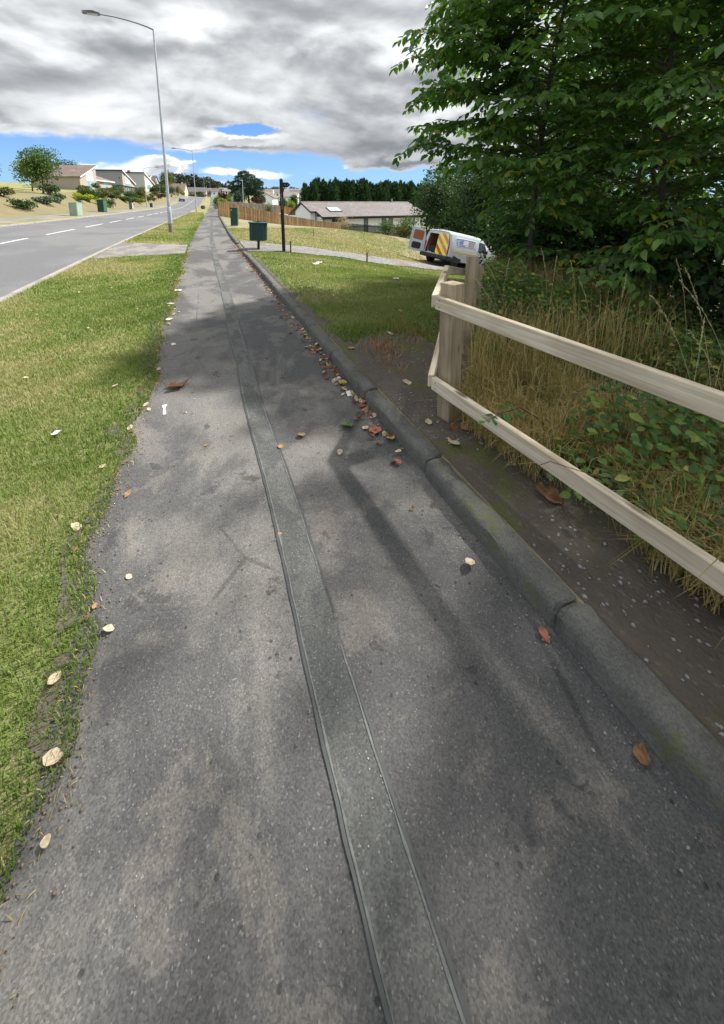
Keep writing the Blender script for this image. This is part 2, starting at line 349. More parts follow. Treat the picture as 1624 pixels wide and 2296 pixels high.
M['blackplastic'] = plain('black_bumper_plastic', (0.022, 0.025, 0.03), 0.55, var=0.25)
M['rubber'] = plain('tyre_rubber', (0.014, 0.014, 0.015), 0.85, var=0.3)
M['steelrim'] = plain('steel_wheel', (0.30, 0.31, 0.33), 0.45, 0.5, var=0.15)
M['hiyellow'] = plain('fluorescent_yellow_film', (0.70, 0.93, 0.03), 0.35, var=0.06, spec=0.5)
M['hired'] = plain('red_film', (0.72, 0.035, 0.045), 0.35, var=0.08)
M['hiredpale'] = plain('pale_red_film', (0.78, 0.19, 0.21), 0.35, var=0.08)
M['taillight'] = plain('red_tail_lamp', (0.34, 0.012, 0.015), 0.15, var=0.3)
M['clearlamp'] = plain('clear_lamp', (0.6, 0.5, 0.42), 0.15)
M['bluefilm'] = plain('blue_lettering_film', (0.035, 0.075, 0.42), 0.4, var=0.1)
M['lightblue'] = plain('light_blue_film', (0.10, 0.34, 0.72), 0.4, var=0.1)
M['greyfilm'] = plain('grey_lettering_film', (0.13, 0.15, 0.2), 0.4, var=0.1)
M['redfilm'] = plain('red_lettering_film', (0.55, 0.08, 0.10), 0.4, var=0.1)
M['amber'] = plain('amber_reflective_stripe', (0.72, 0.44, 0.03), 0.4, var=0.1)
M['carblue'] = plain('dark_blue_car_paint', (0.025, 0.035, 0.075), 0.25, var=0.1, spec=0.7)
M['cargrey'] = plain('dark_grey_car_paint', (0.05, 0.055, 0.06), 0.3, var=0.1, spec=0.7)
M['void'] = plain('recess_shade_dark', (0.03, 0.03, 0.034), 0.9)  # dark tone put in for shade in openings and recesses
M['bark'] = plain('grey_brown_bark', (0.085, 0.068, 0.055), 0.9, var=0.5, scale=14, bmp=0.8)
M['barkpale'] = plain('pale_bark', (0.17, 0.145, 0.12), 0.9, var=0.5, scale=14, bmp=0.8)
M['cane'] = plain('bramble_cane', (0.075, 0.035, 0.03), 0.7, var=0.4)
M['tub'] = plain('brown_tub', (0.12, 0.06, 0.045), 0.8, var=0.3)
M['litter'] = plain('dirty_white_paper', (0.62, 0.60, 0.57), 0.8, var=0.15, scale=20)
M['tube'] = plain('pinkish_card_tube', (0.52, 0.40, 0.38), 0.8, var=0.12, scale=20)
M['stalk'] = plain('straw_stalk', (0.46, 0.38, 0.22), 0.8, var=0.3, scale=20)
# foliage
M['cherry'] = leafmat('cherry_leaf', [(0, (0.048, 0.108, 0.024)), (0.45, (0.088, 0.182, 0.038)), (0.85, (0.16, 0.27, 0.05)), (0.93, (0.24, 0.24, 0.02)), (1, (0.36, 0.29, 0.03))], 0.38, 0.42, 0.45)
M['bramble'] = leafmat('bramble_leaf', [(0, (0.04, 0.09, 0.025)), (0.6, (0.09, 0.18, 0.04)), (0.9, (0.20, 0.27, 0.05)), (1, (0.40, 0.35, 0.09))], 0.3, 0.5, 0.35)
M['grass'] = leafmat('green_grass_blade', [(0, (0.095, 0.155, 0.028)), (0.5, (0.185, 0.245, 0.06)), (0.75, (0.285, 0.285, 0.12)), (1, (0.37, 0.32, 0.185))], 0.25, 0.6, 0.2)
M['straw'] = leafmat('dry_grass_blade', [(0, (0.13, 0.12, 0.03)), (0.35, (0.32, 0.24, 0.095)), (1, (0.50, 0.40, 0.20))], 0.25, 0.6, 0.2)
def fol(name, a, b_, c=None, tr=0.2): M[name] = leafmat(name + '_foliage', [(0, a), (0.6, b_), (1, c or tuple(min(1, x * 1.5) for x in b_))], tr, 0.6, 0.2)
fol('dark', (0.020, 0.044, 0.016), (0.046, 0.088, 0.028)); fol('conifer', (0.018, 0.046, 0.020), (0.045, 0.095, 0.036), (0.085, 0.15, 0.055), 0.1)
fol('pine', (0.024, 0.055, 0.036), (0.052, 0.095, 0.06), (0.085, 0.13, 0.08), 0.1); fol('mid', (0.032, 0.065, 0.014), (0.075, 0.125, 0.028)); fol('lime', (0.20, 0.24, 0.012), (0.42, 0.46, 0.03), (0.55, 0.55, 0.06))
fol('olive', (0.055, 0.062, 0.022), (0.12, 0.12, 0.042)); fol('bluegreen', (0.05, 0.085, 0.06), (0.11, 0.16, 0.115)); fol('brown', (0.055, 0.038, 0.028), (0.12, 0.075, 0.05)); fol('purple', (0.045, 0.024, 0.022), (0.09, 0.042, 0.036))
fol('autumn', (0.07, 0.10, 0.018), (0.17, 0.17, 0.030), (0.33, 0.22, 0.04)); fol('drybush', (0.23, 0.18, 0.115), (0.40, 0.33, 0.24)); fol('yellowgreen', (0.10, 0.15, 0.02), (0.21, 0.25, 0.04)); fol('hill', (0.022, 0.034, 0.022), (0.046, 0.058, 0.036), (0.075, 0.075, 0.045), 0.1)
DEAD = {'brown': [(0, (0.10, 0.048, 0.024)), (1, (0.26, 0.14, 0.075))], 'red': [(0, (0.22, 0.06, 0.045)), (1, (0.40, 0.17, 0.13))], 'cream': [(0, (0.40, 0.30, 0.19)), (1, (0.62, 0.53, 0.40))],
        'tan': [(0, (0.28, 0.15, 0.065)), (1, (0.48, 0.29, 0.15))], 'yellow': [(0, (0.32, 0.30, 0.06)), (1, (0.50, 0.46, 0.13))], 'green': [(0, (0.07, 0.14, 0.03)), (1, (0.12, 0.22, 0.05))]}
for k, s in DEAD.items(): M['dead_' + k] = leafmat('fallen_leaf_' + k, s, 0.12, 0.75, 0.2)

# ------------------------------------------------------------------ geometry helpers
class MB:
    def __init__(s): s.v = []; s.f = []; s.mi = []
    def add(s, vs, fs, mi=0):
        o = len(s.v); s.v += [tuple(v) for v in vs]; s.f += [tuple(i + o for i in f) for f in fs]; s.mi += [mi] * len(fs); return s
    def box(s, x0, x1, y0, y1, z0, z1, mi=0, mat=None):
        vs = [Vector(p) for p in [(x0, y0, z0), (x1, y0, z0), (x1, y1, z0), (x0, y1, z0), (x0, y0, z1), (x1, y0, z1), (x1, y1, z1), (x0, y1, z1)]]
        if mat is not None: vs = [mat @ v for v in vs]
        return s.add(vs, [(3, 2, 1, 0), (4, 5, 6, 7), (0, 1, 5, 4), (1, 2, 6, 5), (2, 3, 7, 6), (3, 0, 4, 7)], mi)
    def bbox(s, x0, x1, y0, y1, z0, z1, b, mi=0, mat=None):
        """box with chamfered edges"""
        bm = bmesh_box(x0, x1, y0, y1, z0, z1, b)
        vs, fs = bm
        if mat is not None: vs = [mat @ Vector(v) for v in vs]
        return s.add(vs, fs, mi)
    def prism(s, poly, d, mi=0):
        """poly: 3D points of one face; d: extrusion vector"""
        n = len(poly); a = [Vector(p) for p in poly]; b = [p + Vector(d) for p in a]
        fs = [tuple(range(n))[::-1], tuple(range(n, 2 * n))] + [(i, (i + 1) % n, n + (i + 1) % n, n + i) for i in range(n)]
        return s.add(a + b, fs, mi)
    def quad(s, *p, mi=0): return s.add(p, [tuple(range(len(p)))], mi)
    def tube(s, pts, rad, n=8, mi=0, cap=True):
        pts = [Vector(p) for p in pts]; k = len(pts)
        if not hasattr(rad, '__len__'): rad = [rad] * k
        vs = []
        for i, p in enumerate(pts):
            d = (pts[min(i + 1, k - 1)] - pts[max(i - 1, 0)]).normalized()
            a = d.cross(Vector((0, 0, 1)) if abs(d.z) < 0.95 else Vector((1, 0, 0))).normalized(); b = d.cross(a)
            vs += [p + (a * math.cos(2 * math.pi * j / n) + b * math.sin(2 * math.pi * j / n)) * rad[i] for j in range(n)]
        fs = [(i * n + j, i * n + (j + 1) % n, (i + 1) * n + (j + 1) % n, (i + 1) * n + j) for i in range(k - 1) for j in range(n)]
        if cap: fs += [tuple(range(n))[::-1], tuple(range((k - 1) * n, k * n))]
        return s.add(vs, fs, mi)
    def lathe(s, prof, n=16, c=(0, 0, 0), axis='z', mi=0, close=False):
        vs = []
        for r_, h in prof:
            for j in range(n):
                a = 2 * math.pi * j / n; q = (r_ * math.cos(a), r_ * math.sin(a), h)
                if axis == 'y': q = (q[0], q[2], q[1])
                if axis == 'x': q = (q[2], q[0], q[1])
                vs.append((q[0] + c[0], q[1] + c[1], q[2] + c[2]))
        k = len(prof)
        fs = [(i * n + j, i * n + (j + 1) % n, (i + 1) * n + (j + 1) % n, (i + 1) * n + j) for i in range(k - 1) for j in range(n)]
        fs += [tuple(range(n))[::-1], tuple(range((k - 1) * n, k * n))]
        return s.add(vs, fs, mi)
    def mesh(s, name, mats):
        me = bpy.data.meshes.new(name); me.from_pydata([tuple(v) for v in s.v], [], s.f)
        for m in (mats if isinstance(mats, (list, tuple)) else [mats]): me.materials.append(M[m] if isinstance(m, str) else m)
        me.polygons.foreach_set('material_index', s.mi); me.update()
        return me
    def build(s, name, mats, parent=None, smooth=False, loc=None):
        me = s.mesh(name, mats)
        if smooth:
            me.polygons.foreach_set('use_smooth', [True] * len(me.polygons))
            try: me.set_sharp_from_angle(angle=R(38))
            except Exception: pass
        return link(name, me, parent, loc)
def bmesh_box(x0, x1, y0, y1, z0, z1, b):
    import bmesh
    bm = bmesh.new(); bmesh.ops.create_cube(bm, size=1)
    for v in bm.verts: v.co = Vector(((x0 + x1) / 2 + v.co.x * (x1 - x0), (y0 + y1) / 2 + v.co.y * (y1 - y0), (z0 + z1) / 2 + v.co.z * (z1 - z0)))
    bmesh.ops.bevel(bm, geom=bm.edges[:], offset=b, segments=1, affect='EDGES')
    bm.verts.index_update(); vs = [tuple(v.co) for v in bm.verts]; fs = [tuple(v.index for v in f.verts) for f in bm.faces]; bm.free()
    return vs, fs
def link(name, data, parent=None, loc=None):
    o = bpy.data.objects.new(name, data); COL.objects.link(o)
    if parent is not None: o.parent = parent
    if loc is not None: o.location = loc
    return o
def tag(o, label=None, cat=None, group=None, kind=None):
    if label: o['label'] = label
    if cat: o['category'] = cat
    if group: o['group'] = group
    if kind: o['kind'] = kind
    return o
def thing(name, label, cat, loc=(0, 0, 0), rz=0.0, group=None):
    o = link(name, None, None, loc); o.rotation_euler = (0, 0, rz); o.empty_display_size = 0.1
    return tag(o, label, cat, group)
def copy_thing(o, parent=None):
    c = o.copy(); COL.objects.link(c)
    if parent is not None: c.parent = parent
    for ch in list(o.children): copy_thing(ch, c)
    return c
def npmesh(name, V, T, mat, tint=None):
    """triangle mesh from arrays"""
    V = np.asarray(V, np.float32).reshape(-1, 3); T = np.asarray(T, np.int32).reshape(-1, 3)
    me = bpy.data.meshes.new(name)
    me.vertices.add(len(V)); me.vertices.foreach_set('co', V.ravel())
    me.loops.add(T.size); me.loops.foreach_set('vertex_index', T.ravel())
    me.polygons.add(len(T)); me.polygons.foreach_set('loop_start', np.arange(0, T.size, 3, dtype=np.int32))
    try: me.polygons.foreach_set('loop_total', np.full(len(T), 3, np.int32))
    except Exception: pass
    if tint is not None:
        a = me.attributes.new('tint', 'FLOAT', 'POINT'); a.data.foreach_set('value', np.asarray(tint, np.float32))
    me.materials.append(M[mat] if isinstance(mat, str) else mat)
    me.update(calc_edges=True); return me
TPL = {
 'ovate': (np.array([(0, 0, 0), (.38, 0, -.02), (.76, 0, -.07), (1, 0, -.15), (.16, .34, .04), (.42, .5, .07), (.76, .33, .0), (.16, -.34, .04), (.42, -.5, .07), (.76, -.33, .0)]),
           np.array([(0, 1, 4), (4, 1, 5), (1, 2, 5), (5, 2, 6), (2, 3, 6), (0, 7, 1), (7, 8, 1), (1, 8, 2), (8, 9, 2), (2, 9, 3)])),
 'fold': (np.array([(0, 0, 0), (.5, .5, .12), (1, 0, -.08), (.5, -.5, .12)]), np.array([(0, 2, 1), (0, 3, 2)])),
 'blade': (np.array([(0, .5, 0), (0, -.5, 0), (.55, .36, .10), (.55, -.36, .10), (1, 0, .0)]), np.array([(0, 1, 3), (0, 3, 2), (2, 3, 4)])),
 'tri': (np.array([(0, .5, 0), (0, -.5, 0), (1, 0, 0)]), np.array([(0, 1, 2)])),
}
def unit(a): return a / np.maximum(np.linalg.norm(a, axis=-1, keepdims=True), 1e-9)
def leaves(name, P, D, U, L, Wd, tint, mat, tpl='fold'):
    """one mesh of many leaves: P base, D direction, U rough up, L length, Wd width"""
    P = np.asarray(P, float); D = unit(np.asarray(D, float)); U = np.asarray(U, float)
    Sx = unit(np.cross(U, D)); U2 = np.cross(D, Sx)
    tv, tf = TPL[tpl]; n = len(P); L = np.broadcast_to(L, n); Wd = np.broadcast_to(Wd, n)
    V = P[:, None] + D[:, None] * (tv[None, :, 0, None] * L[:, None, None]) + Sx[:, None] * (tv[None, :, 1, None] * Wd[:, None, None]) + U2[:, None] * (tv[None, :, 2, None] * L[:, None, None])
    T = tf[None] + (np.arange(n) * len(tv))[:, None, None]
    return npmesh(name, V, T, mat, np.repeat(tint, len(tv)))
def rdir(n, rng, zb=0.0):
    d = rng.normal(size=(n, 3)); d[:, 2] += zb; return unit(d)

# ------------------------------------------------------------------ the lie of the land
_cy = np.arange(-120, 1600, 1.0)
_c0 = np.interp(_cy, [-200, 0, 18, 45, 70, 110, 135, 165, 250, 400, 1600], [0, 0, 0, .65, 1.3, 2.4, 3.3, 4.0, 6.5, 11, 60])
_k = np.hanning(23); _k /= _k.sum(); _cs = np.convolve(np.pad(_c0, 11, 'edge'), _k, 'valid')
_p0 = np.interp(_cy, [-200, 50, 75, 110, 135, 165, 195, 225, 260, 320, 400, 600, 1600], [0, 0, .06, .32, 1.3, 2.45, 3.8, 4.7, 5.2, 5.6, 5.4, 9, 22])
_ps = np.convolve(np.pad(_p0, 11, 'edge'), _k, 'valid')
def cx(y): return np.interp(y, _cy, _cs)        # sideways drift of the footpath
def prof(y): return np.interp(y, _cy, _ps)      # long profile of road and footpath
_pts = [(12.23, 17.17, -1.78), (11.7, 18.4, -1.72), (15.5, 18.6, -2.25), (10.3, 16.8, -1.42), (16.7, 47.6, -2.75), (13.5, 49, -2.9), (31, 51.5, -3.1), (16, 44.6, -2.25), (21, 38.5, -2.35),
        (8.67, 24.7, -.16), (11.7, 23.5, -.62), (13.1, 21.9, -.95), (5.87, 13.56, -.62), (2.7, 13, -.04), (4.2, 14.2, -.25), (15, 31, -1.5), (17.5, 26, -1.7), (20, 27, -2.2), (25, 30, -2.9), (19.4, 74, -2.6), (45, 75, -3.5),
        (10.4, 98, .2), (4, 47.3, -.25), (8, 47.3, -1.05), (12, 47.5, -1.9), (5, 65, -.1), (11.9, 69, -.5), (14.5, 67, -.45), (13, 57, -2.0), (3, 4, .07), (5, 5, .05), (6, 9, -.40), (4, 9, -.16), (8, 12, -1.12), (10, 13, -1.4), (8, 6, -.5), (12, 10, -1.3), (15, 14, -2.1),
        (4, 20, -.12), (5, 30, 0), (7, 18, -.5), (4.5, 26, .02), (2.2, 2, .06), (2.2, -6, .08), (5, -3, .05), (9, -1, -.5), (60, 100, -4), (100, 60, -6), (60, 20, -5), (30, 0, -3.5), (16, -12, -1.5), (62, 303, 6.0), (120, 250, 3), (30, 210, 3.6), (24, 150, 1.2), (48, 150, 0), (200, 0, -8), (220, 220, -2), (400, 300, 5), (300, 700, 12), (60, 520, 12), (-0, 1200, 20), (500, 1200, 25), (700, 0, -5), (300, -300, -8), (0, -200, 0)]
_pts += [(1.35 + float(cx(y)), y, float(prof(y)) + .09) for y in (-40, -10, -3, 0, 3, 6, 9, 13, 18, 24, 32, 40, 47, 60, 75, 90, 110, 135, 165, 200, 250, 320, 400, 600)]
_pa = np.array(_pts); _n = len(_pa)
def _kern(r2): return np.where(r2 > 1e-9, r2 * np.log(np.maximum(r2, 1e-9)), 0)
_A = np.zeros((_n + 3, _n + 3)); _A[:_n, :_n] = _kern(((_pa[:, None, :2] - _pa[None, :, :2]) ** 2).sum(-1)) + np.eye(_n) * 0.5
_A[:_n, _n] = 1; _A[:_n, _n + 1:] = _pa[:, :2]; _A[_n:, :_n] = _A[:_n, _n:].T
_wt = np.linalg.solve(_A, np.r_[_pa[:, 2], 0, 0, 0])
def tps(x, y):
    x = np.asarray(x, float); y = np.asarray(y, float); sh = x.shape; x = x.ravel(); y = y.ravel(); out = np.empty(len(x))
    for i in range(0, len(x), 20000):
        s_ = slice(i, i + 20000); r2 = (x[s_, None] - _pa[None, :, 0]) ** 2 + (y[s_, None] - _pa[None, :, 1]) ** 2
        out[s_] = _kern(r2) @ _wt[:_n] + _wt[_n] + x[s_] * _wt[_n + 1] + y[s_] * _wt[_n + 2]
    return out.reshape(sh)
RU0, RU1 = -10.6, -3.3     # road, measured sideways from the footpath line
def ground(x, y):
    x, y = np.broadcast_arrays(np.asarray(x, float), np.asarray(y, float)); u = x - cx(y); p = prof(y)
    top = 4.2 + 0.031 * (y - 105) ; top = np.maximum(top, 2.0)
    top = np.where(y > 190, 4.2 + 0.031 * 85 + (y - 190) * 0.012, top)
    road = p + 0.3 * np.clip((RU1 - u) / 7.3, 0, 1)
    pav = p + 0.3 + 0.2 * np.clip((RU0 - u) / 3.4, 0, 1)
    k = np.clip((-14.0 - u) / 6.5, 0, 1); k = k * k * (3 - 2 * k)
    gard = pav + (np.maximum(top - pav, 0.3)) * k + np.clip((-20.5 - u), 0, 60) * 0.05
    left = np.where(u < -14, gard, np.where(u < RU0, pav, np.where(u < RU1, road, p)))
    rt = np.clip(tps(x, y), -9, 60) if np.any(u > 1.25) else p
    b = np.clip((u - 1.3) / 0.5, 0, 1); b = b * b * (3 - 2 * b)
    right = (p + 0.09) * (1 - b) + rt * b - 0.075 * np.exp(-((y - 14.0) / 1.75) ** 4) * np.clip(1 - (u - 1.3) / 1.6, 0, 1)
    return np.where(u > 1.25, right, left)
def gz(x, y): return float(ground(np.array([x]), np.array([y]))[0])
def at(u, y, dz=0.0):
    x = u + float(cx(y)); return (x, y, gz(x, y) + dz)
def sheet(name, us, ys, mat, dz=0.0, wav=None, parent=None, kind='structure', lift=None):
    """ground sheet over a (sideways, along) grid; wav(u, y) shifts sideways"""
    us = np.asarray(us, float); ys = np.asarray(ys, float); U, Y = np.meshgrid(us, ys)
    if wav is not None: U = U + wav(U, Y)
    X = U + cx(Y); Z = ground(X, Y) + dz
    if lift is not None: Z = Z + lift(U, Y)
    nu, ny = len(us), len(ys); i = np.arange(nu * ny).reshape(ny, nu)
    a, b, c, d = i[:-1, :-1].ravel(), i[:-1, 1:].ravel(), i[1:, 1:].ravel(), i[1:, :-1].ravel()
    T = np.concatenate([np.stack([a, b, c], 1), np.stack([a, c, d], 1)])
    me = npmesh(name, np.stack([X, Y, Z], -1), T, mat)
    me.polygons.foreach_set('use_smooth', np.ones(len(T), bool))
    o = link(name, me, parent)
    return tag(o, kind=kind) if kind else o
def spaced(a, b, d0, g_):
    v = [a]; d = d0
    while v[-1] < b: v.append(min(b, v[-1] + d)); d *= g_
    return v
# ------------------------------------------------------------------ ground, road, footpath
def vnoise(x, y, s, seed=0):
    """cheap smooth noise in about [-1, 1]"""
    r_ = np.random.default_rng(seed); o = 0
    for k in range(7):
        a = r_.uniform(0, 6.28); f = s * r_.uniform(0.5, 2.2); o = o + np.sin((x * math.cos(a) + y * math.sin(a)) * f + r_.uniform(0, 6.28)) / 2.6
    return o / 1.2
def wl(y): return 0.035 * np.sin(y * 2.1) + 0.03 * np.sin(y * 5.3 + 1) + 0.02 * np.sin(y * 11.7 + 2)
YS = sorted(set([round(v, 3) for v in list(np.arange(-12, 40, 0.25)) + spaced(40, 330, 0.5, 1.03)] + [-60, -30, -20] + [360, 400, 460, 540, 650, 800, 1000, 1300, 1550]))
PE = -0.58
M['thatchsoil'] = plain('crumbly_leaf_mould', (0.105, 0.088, 0.068), 0.95, var=0.7, scale=28, obj=False, bmp=0.8)
sheet('footpath', list(np.linspace(PE, 1.17, 15)), [y for y in YS if y < 245], 'path', 0.0, lambda U, Y: np.where(U < PE + .01, wl(Y), 0))
sheet('road', list(np.linspace(RU0, RU1, 13)), [y for y in YS if y < 330], 'road', 0.0)
sheet('verge', [RU1 + .12] + list(np.linspace(-3, PE - .12, 12)) + [PE], YS, 'turf', 0.0, lambda U, Y: np.where(U > PE - .01, wl(Y), 0))
sheet('far_verge', [RU0 - 1.9, RU0 - 1.4, RU0 - .9, RU0 - .4, RU0 - .12], YS, 'dry', 0.02)
sheet('far_pavement', [-14, -13.5, -13, -12.5], YS, 'pavement', 0.0)
sheet('hill_meadow', [-1400, -900, -500, -300, -200, -140, -100, -80, -60, -50, -42, -36, -30, -26, -23, -21.5], YS, 'turf', 0.0)
sheet('garden_bank', [-21.5] + list(np.arange(-20.5, -13.9, .5)), YS, 'bank', 0.0)
sheet('lawn', [1.21, 1.285, 1.31, 1.4, 1.55] + spaced(1.75, 26, .3, 1.012), YS, 'dry', 0.0, lift=lambda U, Y: np.where(U < 1.25, -.04, 0))
sheet('far_field', spaced(26, 1500, 2.5, 1.16), YS, 'turf', 0.0)
def sweep(name, profile, ys, mat, parent=None, kind='structure'):
    mb = MB(); n = len(profile)
    for y in ys:
        x0 = float(cx(y)); p = float(prof(y))
        mb.v += [(x0 + u, y, p + z) for u, z in profile]
    for k in range(len(ys) - 1):
        for j in range(n - 1): mb.f.append((k * n + j, k * n + j + 1, (k + 1) * n + j + 1, (k + 1) * n + j)); mb.mi.append(0)
    o = mb.build(name, mat, parent, smooth=False)
    return tag(o, kind=kind) if kind else o
sweep('road_kerb', [(RU1 - .004, -.05), (RU1 + .005, .035), (RU1 + .02, .045), (RU1 + .115, .045), (RU1 + .125, -.05)], [y for y in YS if y < 330], 'kerbpale')
sweep('far_road_kerb', [(RU0 - .125, .2), (RU0 - .115, .385), (RU0 - .01, .385), (RU0 + .004, .37), (RU0 + .006, .2)], [y for y in YS if y < 330], 'kerbpale')
# kerb along the footpath: a bed and single kerb stones
bed = sweep('kerb', [(1.178, -.12), (1.182, .06), (1.20, .082), (1.27, .082), (1.285, .06), (1.286, -.12)], [y for y in YS if y < 11.5], 'kerb')
kst = []
for v in range(4):
    r_ = random.Random(v); mb = MB(); pf = [(0, -.1), (.0, .068), (.008, .088), (.024, .101), (.045, .106), (.1, .105), (.116, .099), (.122, .085), (.122, -.1)]
    L = .897; secs = [0, .008, .03, .07, .13, .2, .28, .36, .45, .53, .6, .68, .76, .83, .868, .889, .897]
    for si, s_ in enumerate(secs):
        e = .010 if si in (0, len(secs) - 1) else 0
        mb.v += [(max(a, 0) + r_.uniform(-.006, .006) + (e if j < 4 else -e if j > 5 else 0), s_, b - (e if b > .05 else 0) + r_.uniform(-.006, .004)) for j, (a, b) in enumerate(pf)]
    n = len(pf)
    for k in range(len(secs) - 1):
        for j in range(n - 1): mb.f.append((k * n + j, k * n + j + 1, (k + 1) * n + j + 1, (k + 1) * n + j)); mb.mi.append(0)
    mb.f += [tuple(range(n)), tuple(range((len(secs) - 1) * n, len(secs) * n))[::-1]]; mb.mi += [0, 0]
    me = mb.mesh('kerb_stone', 'kerb'); me.polygons.foreach_set('use_smooth', [True] * len(me.polygons)); me.set_sharp_from_angle(angle=R(40)); kst.append(me)
for k in range(-7, 48):
    y = 2.70 + .915 * k; o = link('kerb_stone', kst[k % 4], bed)
    drop = .062 * math.exp(-((y + .45 - 14.0) / 1.7) ** 4)
    x0, x1 = float(cx(y)), float(cx(y + .905)); z0, z1 = float(prof(y)), float(prof(y + .905))
    o.location = (x0 + 1.17 + random.uniform(-.006, .006), y, z0 - drop + random.uniform(-.006, .004)); o.rotation_euler = (math.atan2(z1 - z0, .905), 0, -math.atan2(x1 - x0, .905) + random.uniform(-.012, .012))
# the reinstated trench down the middle of the footpath, sealed along both sides
ty = [y for y in YS if y < 95]
def wob(y, s_): return .012 * math.sin(y * .9 + s_) + .006 * math.sin(y * 3.1 + s_ * 2)
def ribbon(name, c0, hw, ys, dz, mat, amp=1.0, jag=0.0, parent=None, kind='structure'):
    mb = MB(); r_ = random.Random(name + str(c0))
    for y in ys:
        x0 = float(cx(y)) + c0 + wob(y, 1.0) * amp; p = float(prof(y)); j1, j2 = r_.uniform(-jag, jag), r_.uniform(-jag, jag)
        mb.v += [(x0 - hw + j1, y, p + dz), (x0 + hw + j2, y, p + dz)]
    mb.f = [(2 * k, 2 * k + 1, 2 * k + 3, 2 * k + 2) for k in range(len(ys) - 1) if jag == 0 or math.sin(ys[k] * 3.3 + c0 * 50) + math.sin(ys[k] * 7.1 + c0 * 90) > -1.35]; mb.mi = [0] * len(mb.f)
    o = mb.build(name, mat, parent); return tag(o, kind=kind) if kind else o
fine = list(np.arange(-1.5, 12, .06)) + list(np.arange(12, 40, .25))
tr_ = ribbon('trench_patch', .315, .072, ty, .004, 'trench')
for c0 in (.240, .390):
    ribbon('sealed_joint', c0, .005, fine, .0058, 'seal', jag=.0018, parent=tr_, kind=None)
    ribbon('joint_edge', c0 + (.010 if c0 < .3 else -.010), .0028, fine, .0064, 'sealpale', jag=.002, parent=tr_, kind=None)
# lane dashes on the road
rd = bpy.data.objects['road']
for k in range(34):
    y0 = 27.6 + 6.0 * k - 24; mb = MB(); ys = np.linspace(y0, y0 + 4, 6)
    for y in ys:
        for u in (-7.05, -6.94): mb.v.append(at(u, y, .006))
    mb.f = [(2 * i, 2 * i + 1, 2 * i + 3, 2 * i + 2) for i in range(5)]; mb.mi = [0] * 5
    mb.build('lane_dash', 'paint', rd)
def patch(name, x0, x1, y0, y1, res, fn, mat, dz, kind='structure', parent=None):
    xs = np.arange(x0, x1 + res, res); ys = np.arange(y0, y1 + res, res); X, Y = np.meshgrid(xs, ys); Z = ground(X, Y) + dz
    i = np.arange(X.size).reshape(X.shape); ok = fn(X[:-1, :-1] + res / 2, Y[:-1, :-1] + res / 2) > 0
    a, b, c, d = i[:-1, :-1][ok], i[:-1, 1:][ok], i[1:, 1:][ok], i[1:, :-1][ok]
    T = np.concatenate([np.stack([a, b, c], 1), np.stack([a, c, d], 1)])
    me = npmesh(name, np.stack([X, Y, Z], -1), T, mat); me.polygons.foreach_set('use_smooth', np.ones(len(T), bool))
    o = link(name, me, parent); return tag(o, kind=kind) if kind else o
def edge_f(x, y): u = x - cx(y); return np.minimum(u - (PE - .06 + wl(y) + .05 * vnoise(x, y, 13, 51)), (PE - .012 + wl(y) + .03 * vnoise(x, y, 17, 52) + .03 * vnoise(x, y, 40, 53)) - u)
patch('edge_soil', -.85, -.2, 1.0, 9, .016, edge_f, 'thatchsoil', .006)
def crossing_f(x, y):
    t = np.clip((-.75 - x) / 2.45, 0, 1)
    lo = 13.3 - .35 * t + .12 * vnoise(x, y, 3, 3); hi = 16.3 + 1.4 * t + .15 * vnoise(x, y, 3, 4)
    return np.minimum(np.minimum(y - lo, hi - y), np.minimum(x + 3.17, -.56 - x))
patch('verge_crossing', -3.2, -.5, 12.4, 18.4, .1, crossing_f, 'crossing', .012)
_tn = np.array([(1.28, 12.6), (3, 12.9), (5.9, 13.45), (8.5, 14.4), (11.5, 15.7), (15, 17), (22, 19)]); _tf = np.array([(1.28, 16.2), (3, 15.3), (5.9, 15.2), (8.5, 16.1), (10.3, 17.1), (13, 19.3), (22, 23)])
def track_f(x, y):
    lo = np.interp(x, _tn[:, 0], _tn[:, 1]) + .15 * vnoise(x, y, 2.2, 8); hi = np.interp(x, _tf[:, 0], _tf[:, 1]) + .18 * vnoise(x, y, 2.2, 9)
    return np.minimum(np.minimum(y - lo, hi - y), np.minimum(x - 1.29, 22 - x))
patch('gravel_track', 1.2, 22, 12, 23.4, .16, track_f, 'gravel', .03)
def soil_f(x, y):   # trodden earth beside the kerb and under the brambles
    e = 4.0 - .32 * np.abs(x - 1.9) ** 1.2 + .18 * vnoise(x, y, 5, 12)
    e = np.where(x > 2.3, 3.3 + (x - 2.3) * .95 + .15 * vnoise(x, y, 5, 12), e)
    strip = np.where((y < 11.5), 1.46 + .07 * vnoise(x, y, 5, 14) - (y - 4) * .012 - x, -1)
    return np.minimum(np.maximum(e - y, strip), x - 1.245)
patch('bare_soil', 1.19, 7.0, -4, 11.6, .055, soil_f, 'soil', .006)
ymax = lambda U, Y: 0 * U
def floor_f(x, y):   # bare ground under the trees, dark soil also painting in its shade
    return np.minimum(np.minimum(x - 3.1 - np.clip(y - 4, 0, 99) * .52 + .3 * vnoise(x, y, 2, 15), 24 - x), np.minimum(y + 9, np.interp(x, [3, 8, 12, 17, 24], [6.5, 10, 13.8, 15.5, 17.5]) - y))
patch('woodland_floor', 3, 24, -9, 18, .3, floor_f, 'soil', .02)
def side_f(x, y): u = x - cx(y); return np.minimum(np.minimum(y - 111.5, 117 - y), np.minimum(u + 3.17, 9 - u))
patch('side_road', -1, 12, 111, 118, .25, side_f, 'pavement', .03)
